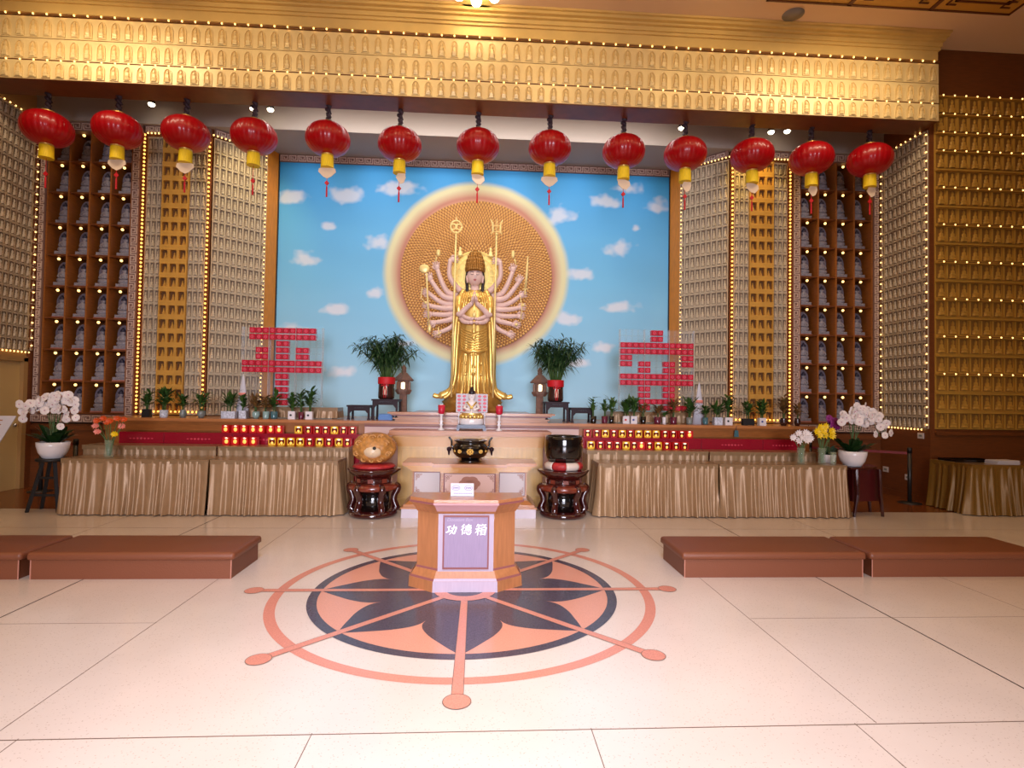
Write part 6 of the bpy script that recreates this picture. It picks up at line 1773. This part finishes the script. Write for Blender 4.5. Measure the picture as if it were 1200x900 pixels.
# held items
def item(name, fn):
    b = MB(); b.smooth = True; fn(b); b.build(name, M['palegold'], st)
item('lotus_bud', lambda b: (b.tube([sp(228, 250, -.2), sp(238, 205, -.2)], .012, 6), b.sph(sp(252, 172, -.2), .045, .8, .6, 1.3)))
item('lotus_bud', lambda b: (b.tube([sp(918, 250, -.2), sp(905, 205, -.2)], .012, 6), b.sph(sp(892, 165, -.2), .045, .7, .6, 1.5)))
item('leaf_fan', lambda b: (b.sph(sp(135, 310, -.2), .085, 1, .2, .85), b.tube([sp(155, 350, -.2), sp(160, 420, -.2)], .008, 6)))
item('long_cord_staff', lambda b: (b.tube([sp(155, 350, -.2), sp(168, 560, -.22), sp(185, 800, -.22)], .014, 6), b.sph(sp(190, 820, -.22), .03, 1, .7, 2.2)))
item('sword', lambda b: (b.tube([sp(1020, 175, -.2), sp(1012, 330, -.2), sp(1002, 455, -.2)], [.008, .022, .018], 6), b.tube([sp(980, 462, -.2), sp(1028, 462, -.2)], .012, 6), b.tube([sp(1002, 462, -.2), sp(1000, 510, -.2)], .012, 6)))
item('gold_jewel', lambda b: (b.tube([sp(120, 470, -.2), sp(110, 560, -.2), sp(150, 600, -.2)], .008, 6), b.sph(sp(150, 600, -.2), .022)))
item('gold_jewel', lambda b: (b.sph(sp(985, 600, -.2), .026), b.tube([sp(960, 520, -.2), sp(975, 640, -.2), sp(965, 740, -.2)], .007, 6)))
item('gold_jewel', lambda b: (b.sph(sp(930, 770, -.2), .03, 1, .8, .8)))
item('short_dagger', lambda b: (b.tube([sp(262, 810, -.2), sp(275, 895, -.2)], [.012, .004], 6), b.tube([sp(240, 880, -.2), sp(290, 850, -.2)], .007, 6)))
for s in (-1, 1):
    def fg(b, s=s):
        c0 = sp(567 + s * 132, 150, -.1); b.smooth = True
        b.lathe([(.045, -.06), (.05, -.04), (.035, -.02), (.028, .02), (.015, .04), (.022, .06), (.02, .08), (.003, .1)], tuple(c0), 12, 1, .7)
    item('tiny_buddha', fg)
item('lap_jewel', lambda b: (b.sph(sp(567, 700, -.28), .028, 1, .8, 1.6), b.sph(sp(567, 665, -.28), .014)))

# ------------------------------------------------------------------ lights
def area(name, loc, target, sx, sy, power, col, spread=None, spec=1.):
    l = bpy.data.lights.new(name, 'AREA'); l.shape = 'RECTANGLE'; l.size = sx; l.size_y = sy; l.energy = power; l.color = col
    if spread: l.spread = math.radians(spread)
    l.specular_factor = spec
    o = bpy.data.objects.new(name, l); C.objects.link(o); o.location = loc
    o.rotation_euler = (Vector(target) - Vector(loc)).to_track_quat('-Z', 'Y').to_euler(); return o
def spot(name, loc, target, power, col, ang=60, blend=.7, r=.06):
    l = bpy.data.lights.new(name, 'SPOT'); l.energy = power; l.color = col; l.spot_size = math.radians(ang); l.spot_blend = blend; l.shadow_soft_size = r
    o = bpy.data.objects.new(name, l); C.objects.link(o); o.location = loc
    o.rotation_euler = (Vector(target) - Vector(loc)).to_track_quat('-Z', 'Y').to_euler(); return o
area('daylight_doorway', (0, -13, 2.8), (0, 0, .9), 4.6, 4.2, 250, (.86, .86, 1.), spread=60)
area('floor_fill', (0, -4.6, 6.9), (0, -2.0, 0), 2.6, 2.4, 128, (.93, .87, 1.), spread=62)  # unseen cool fill added overhead to brighten the central floor
area('hall_lamps', (0, -3.5, 7.1), (0, -3.5, 0), 12, 2, 75, (1, .70, .42))
for s in (-1, 1):
    area('side_warm_fill', (s * 7.2, -2.2, 7.1), (s * 6.0, -1.2, 0), 2.5, 4, 85, (1, .58, .20), spread=110)  # unseen warm fill, added so the sides turn orange
area('hall_lamps_front', (0, 1.0, 7.1), (0, 2.2, 0), 12, .8, 70, (1, .68, .36))
for x in (-5.6, -3.4, -1.2, 1.2, 3.4, 5.6):
    spot('beam_wash', (x, 1.8, 7.0), (x * 1.0, 3.6, 6.35), 24 + 8 * (abs(x) < 4), (1, .74, .36), 85, .9)
area('mural_wash', (0, 4.12, 6.05), (0, 5.9, 3.2), 6.2, .2, 78, (1, .95, .9))
spot('statue_spot', (0, 1.6, 6.9), (0, 4.85, 3.2), 190, (1, .92, .84), 26, .6)
spot('altar_spot', (0, -1.2, 6.9), (0, 3.3, .9), 80, (1, .88, .76), 34, .8)
spot('panel_spot_left', (-3.3, 4.3, 6.1), (-4.05, 5.3, 4.5), 75, (1, .78, .3), 80, .8)
spot('panel_spot_right', (4.5, 4.3, 6.1), (4.95, 5.0, 4.8), 70, (1, .70, .2), 80, .8)
for s in (-1, 1):
    area('side_wash', (s * 5.2, 3.6, 5.7) if False else (s * 5.3, 2.6, 6.6), (s * 5.6, 4.9, 2.8), 2.2, .3, 30, (1, .80, .58))
w = bpy.data.worlds.new('world'); bpy.context.scene.world = w; w.use_nodes = True
w.node_tree.nodes['Background'].inputs[0].default_value = (.95, .80, .66, 1); w.node_tree.nodes['Background'].inputs[1].default_value = .12
vs_ = bpy.context.scene.view_settings
vs_.view_transform = 'Standard'; vs_.look = 'None'; vs_.exposure = 0.0; vs_.gamma = 1.0
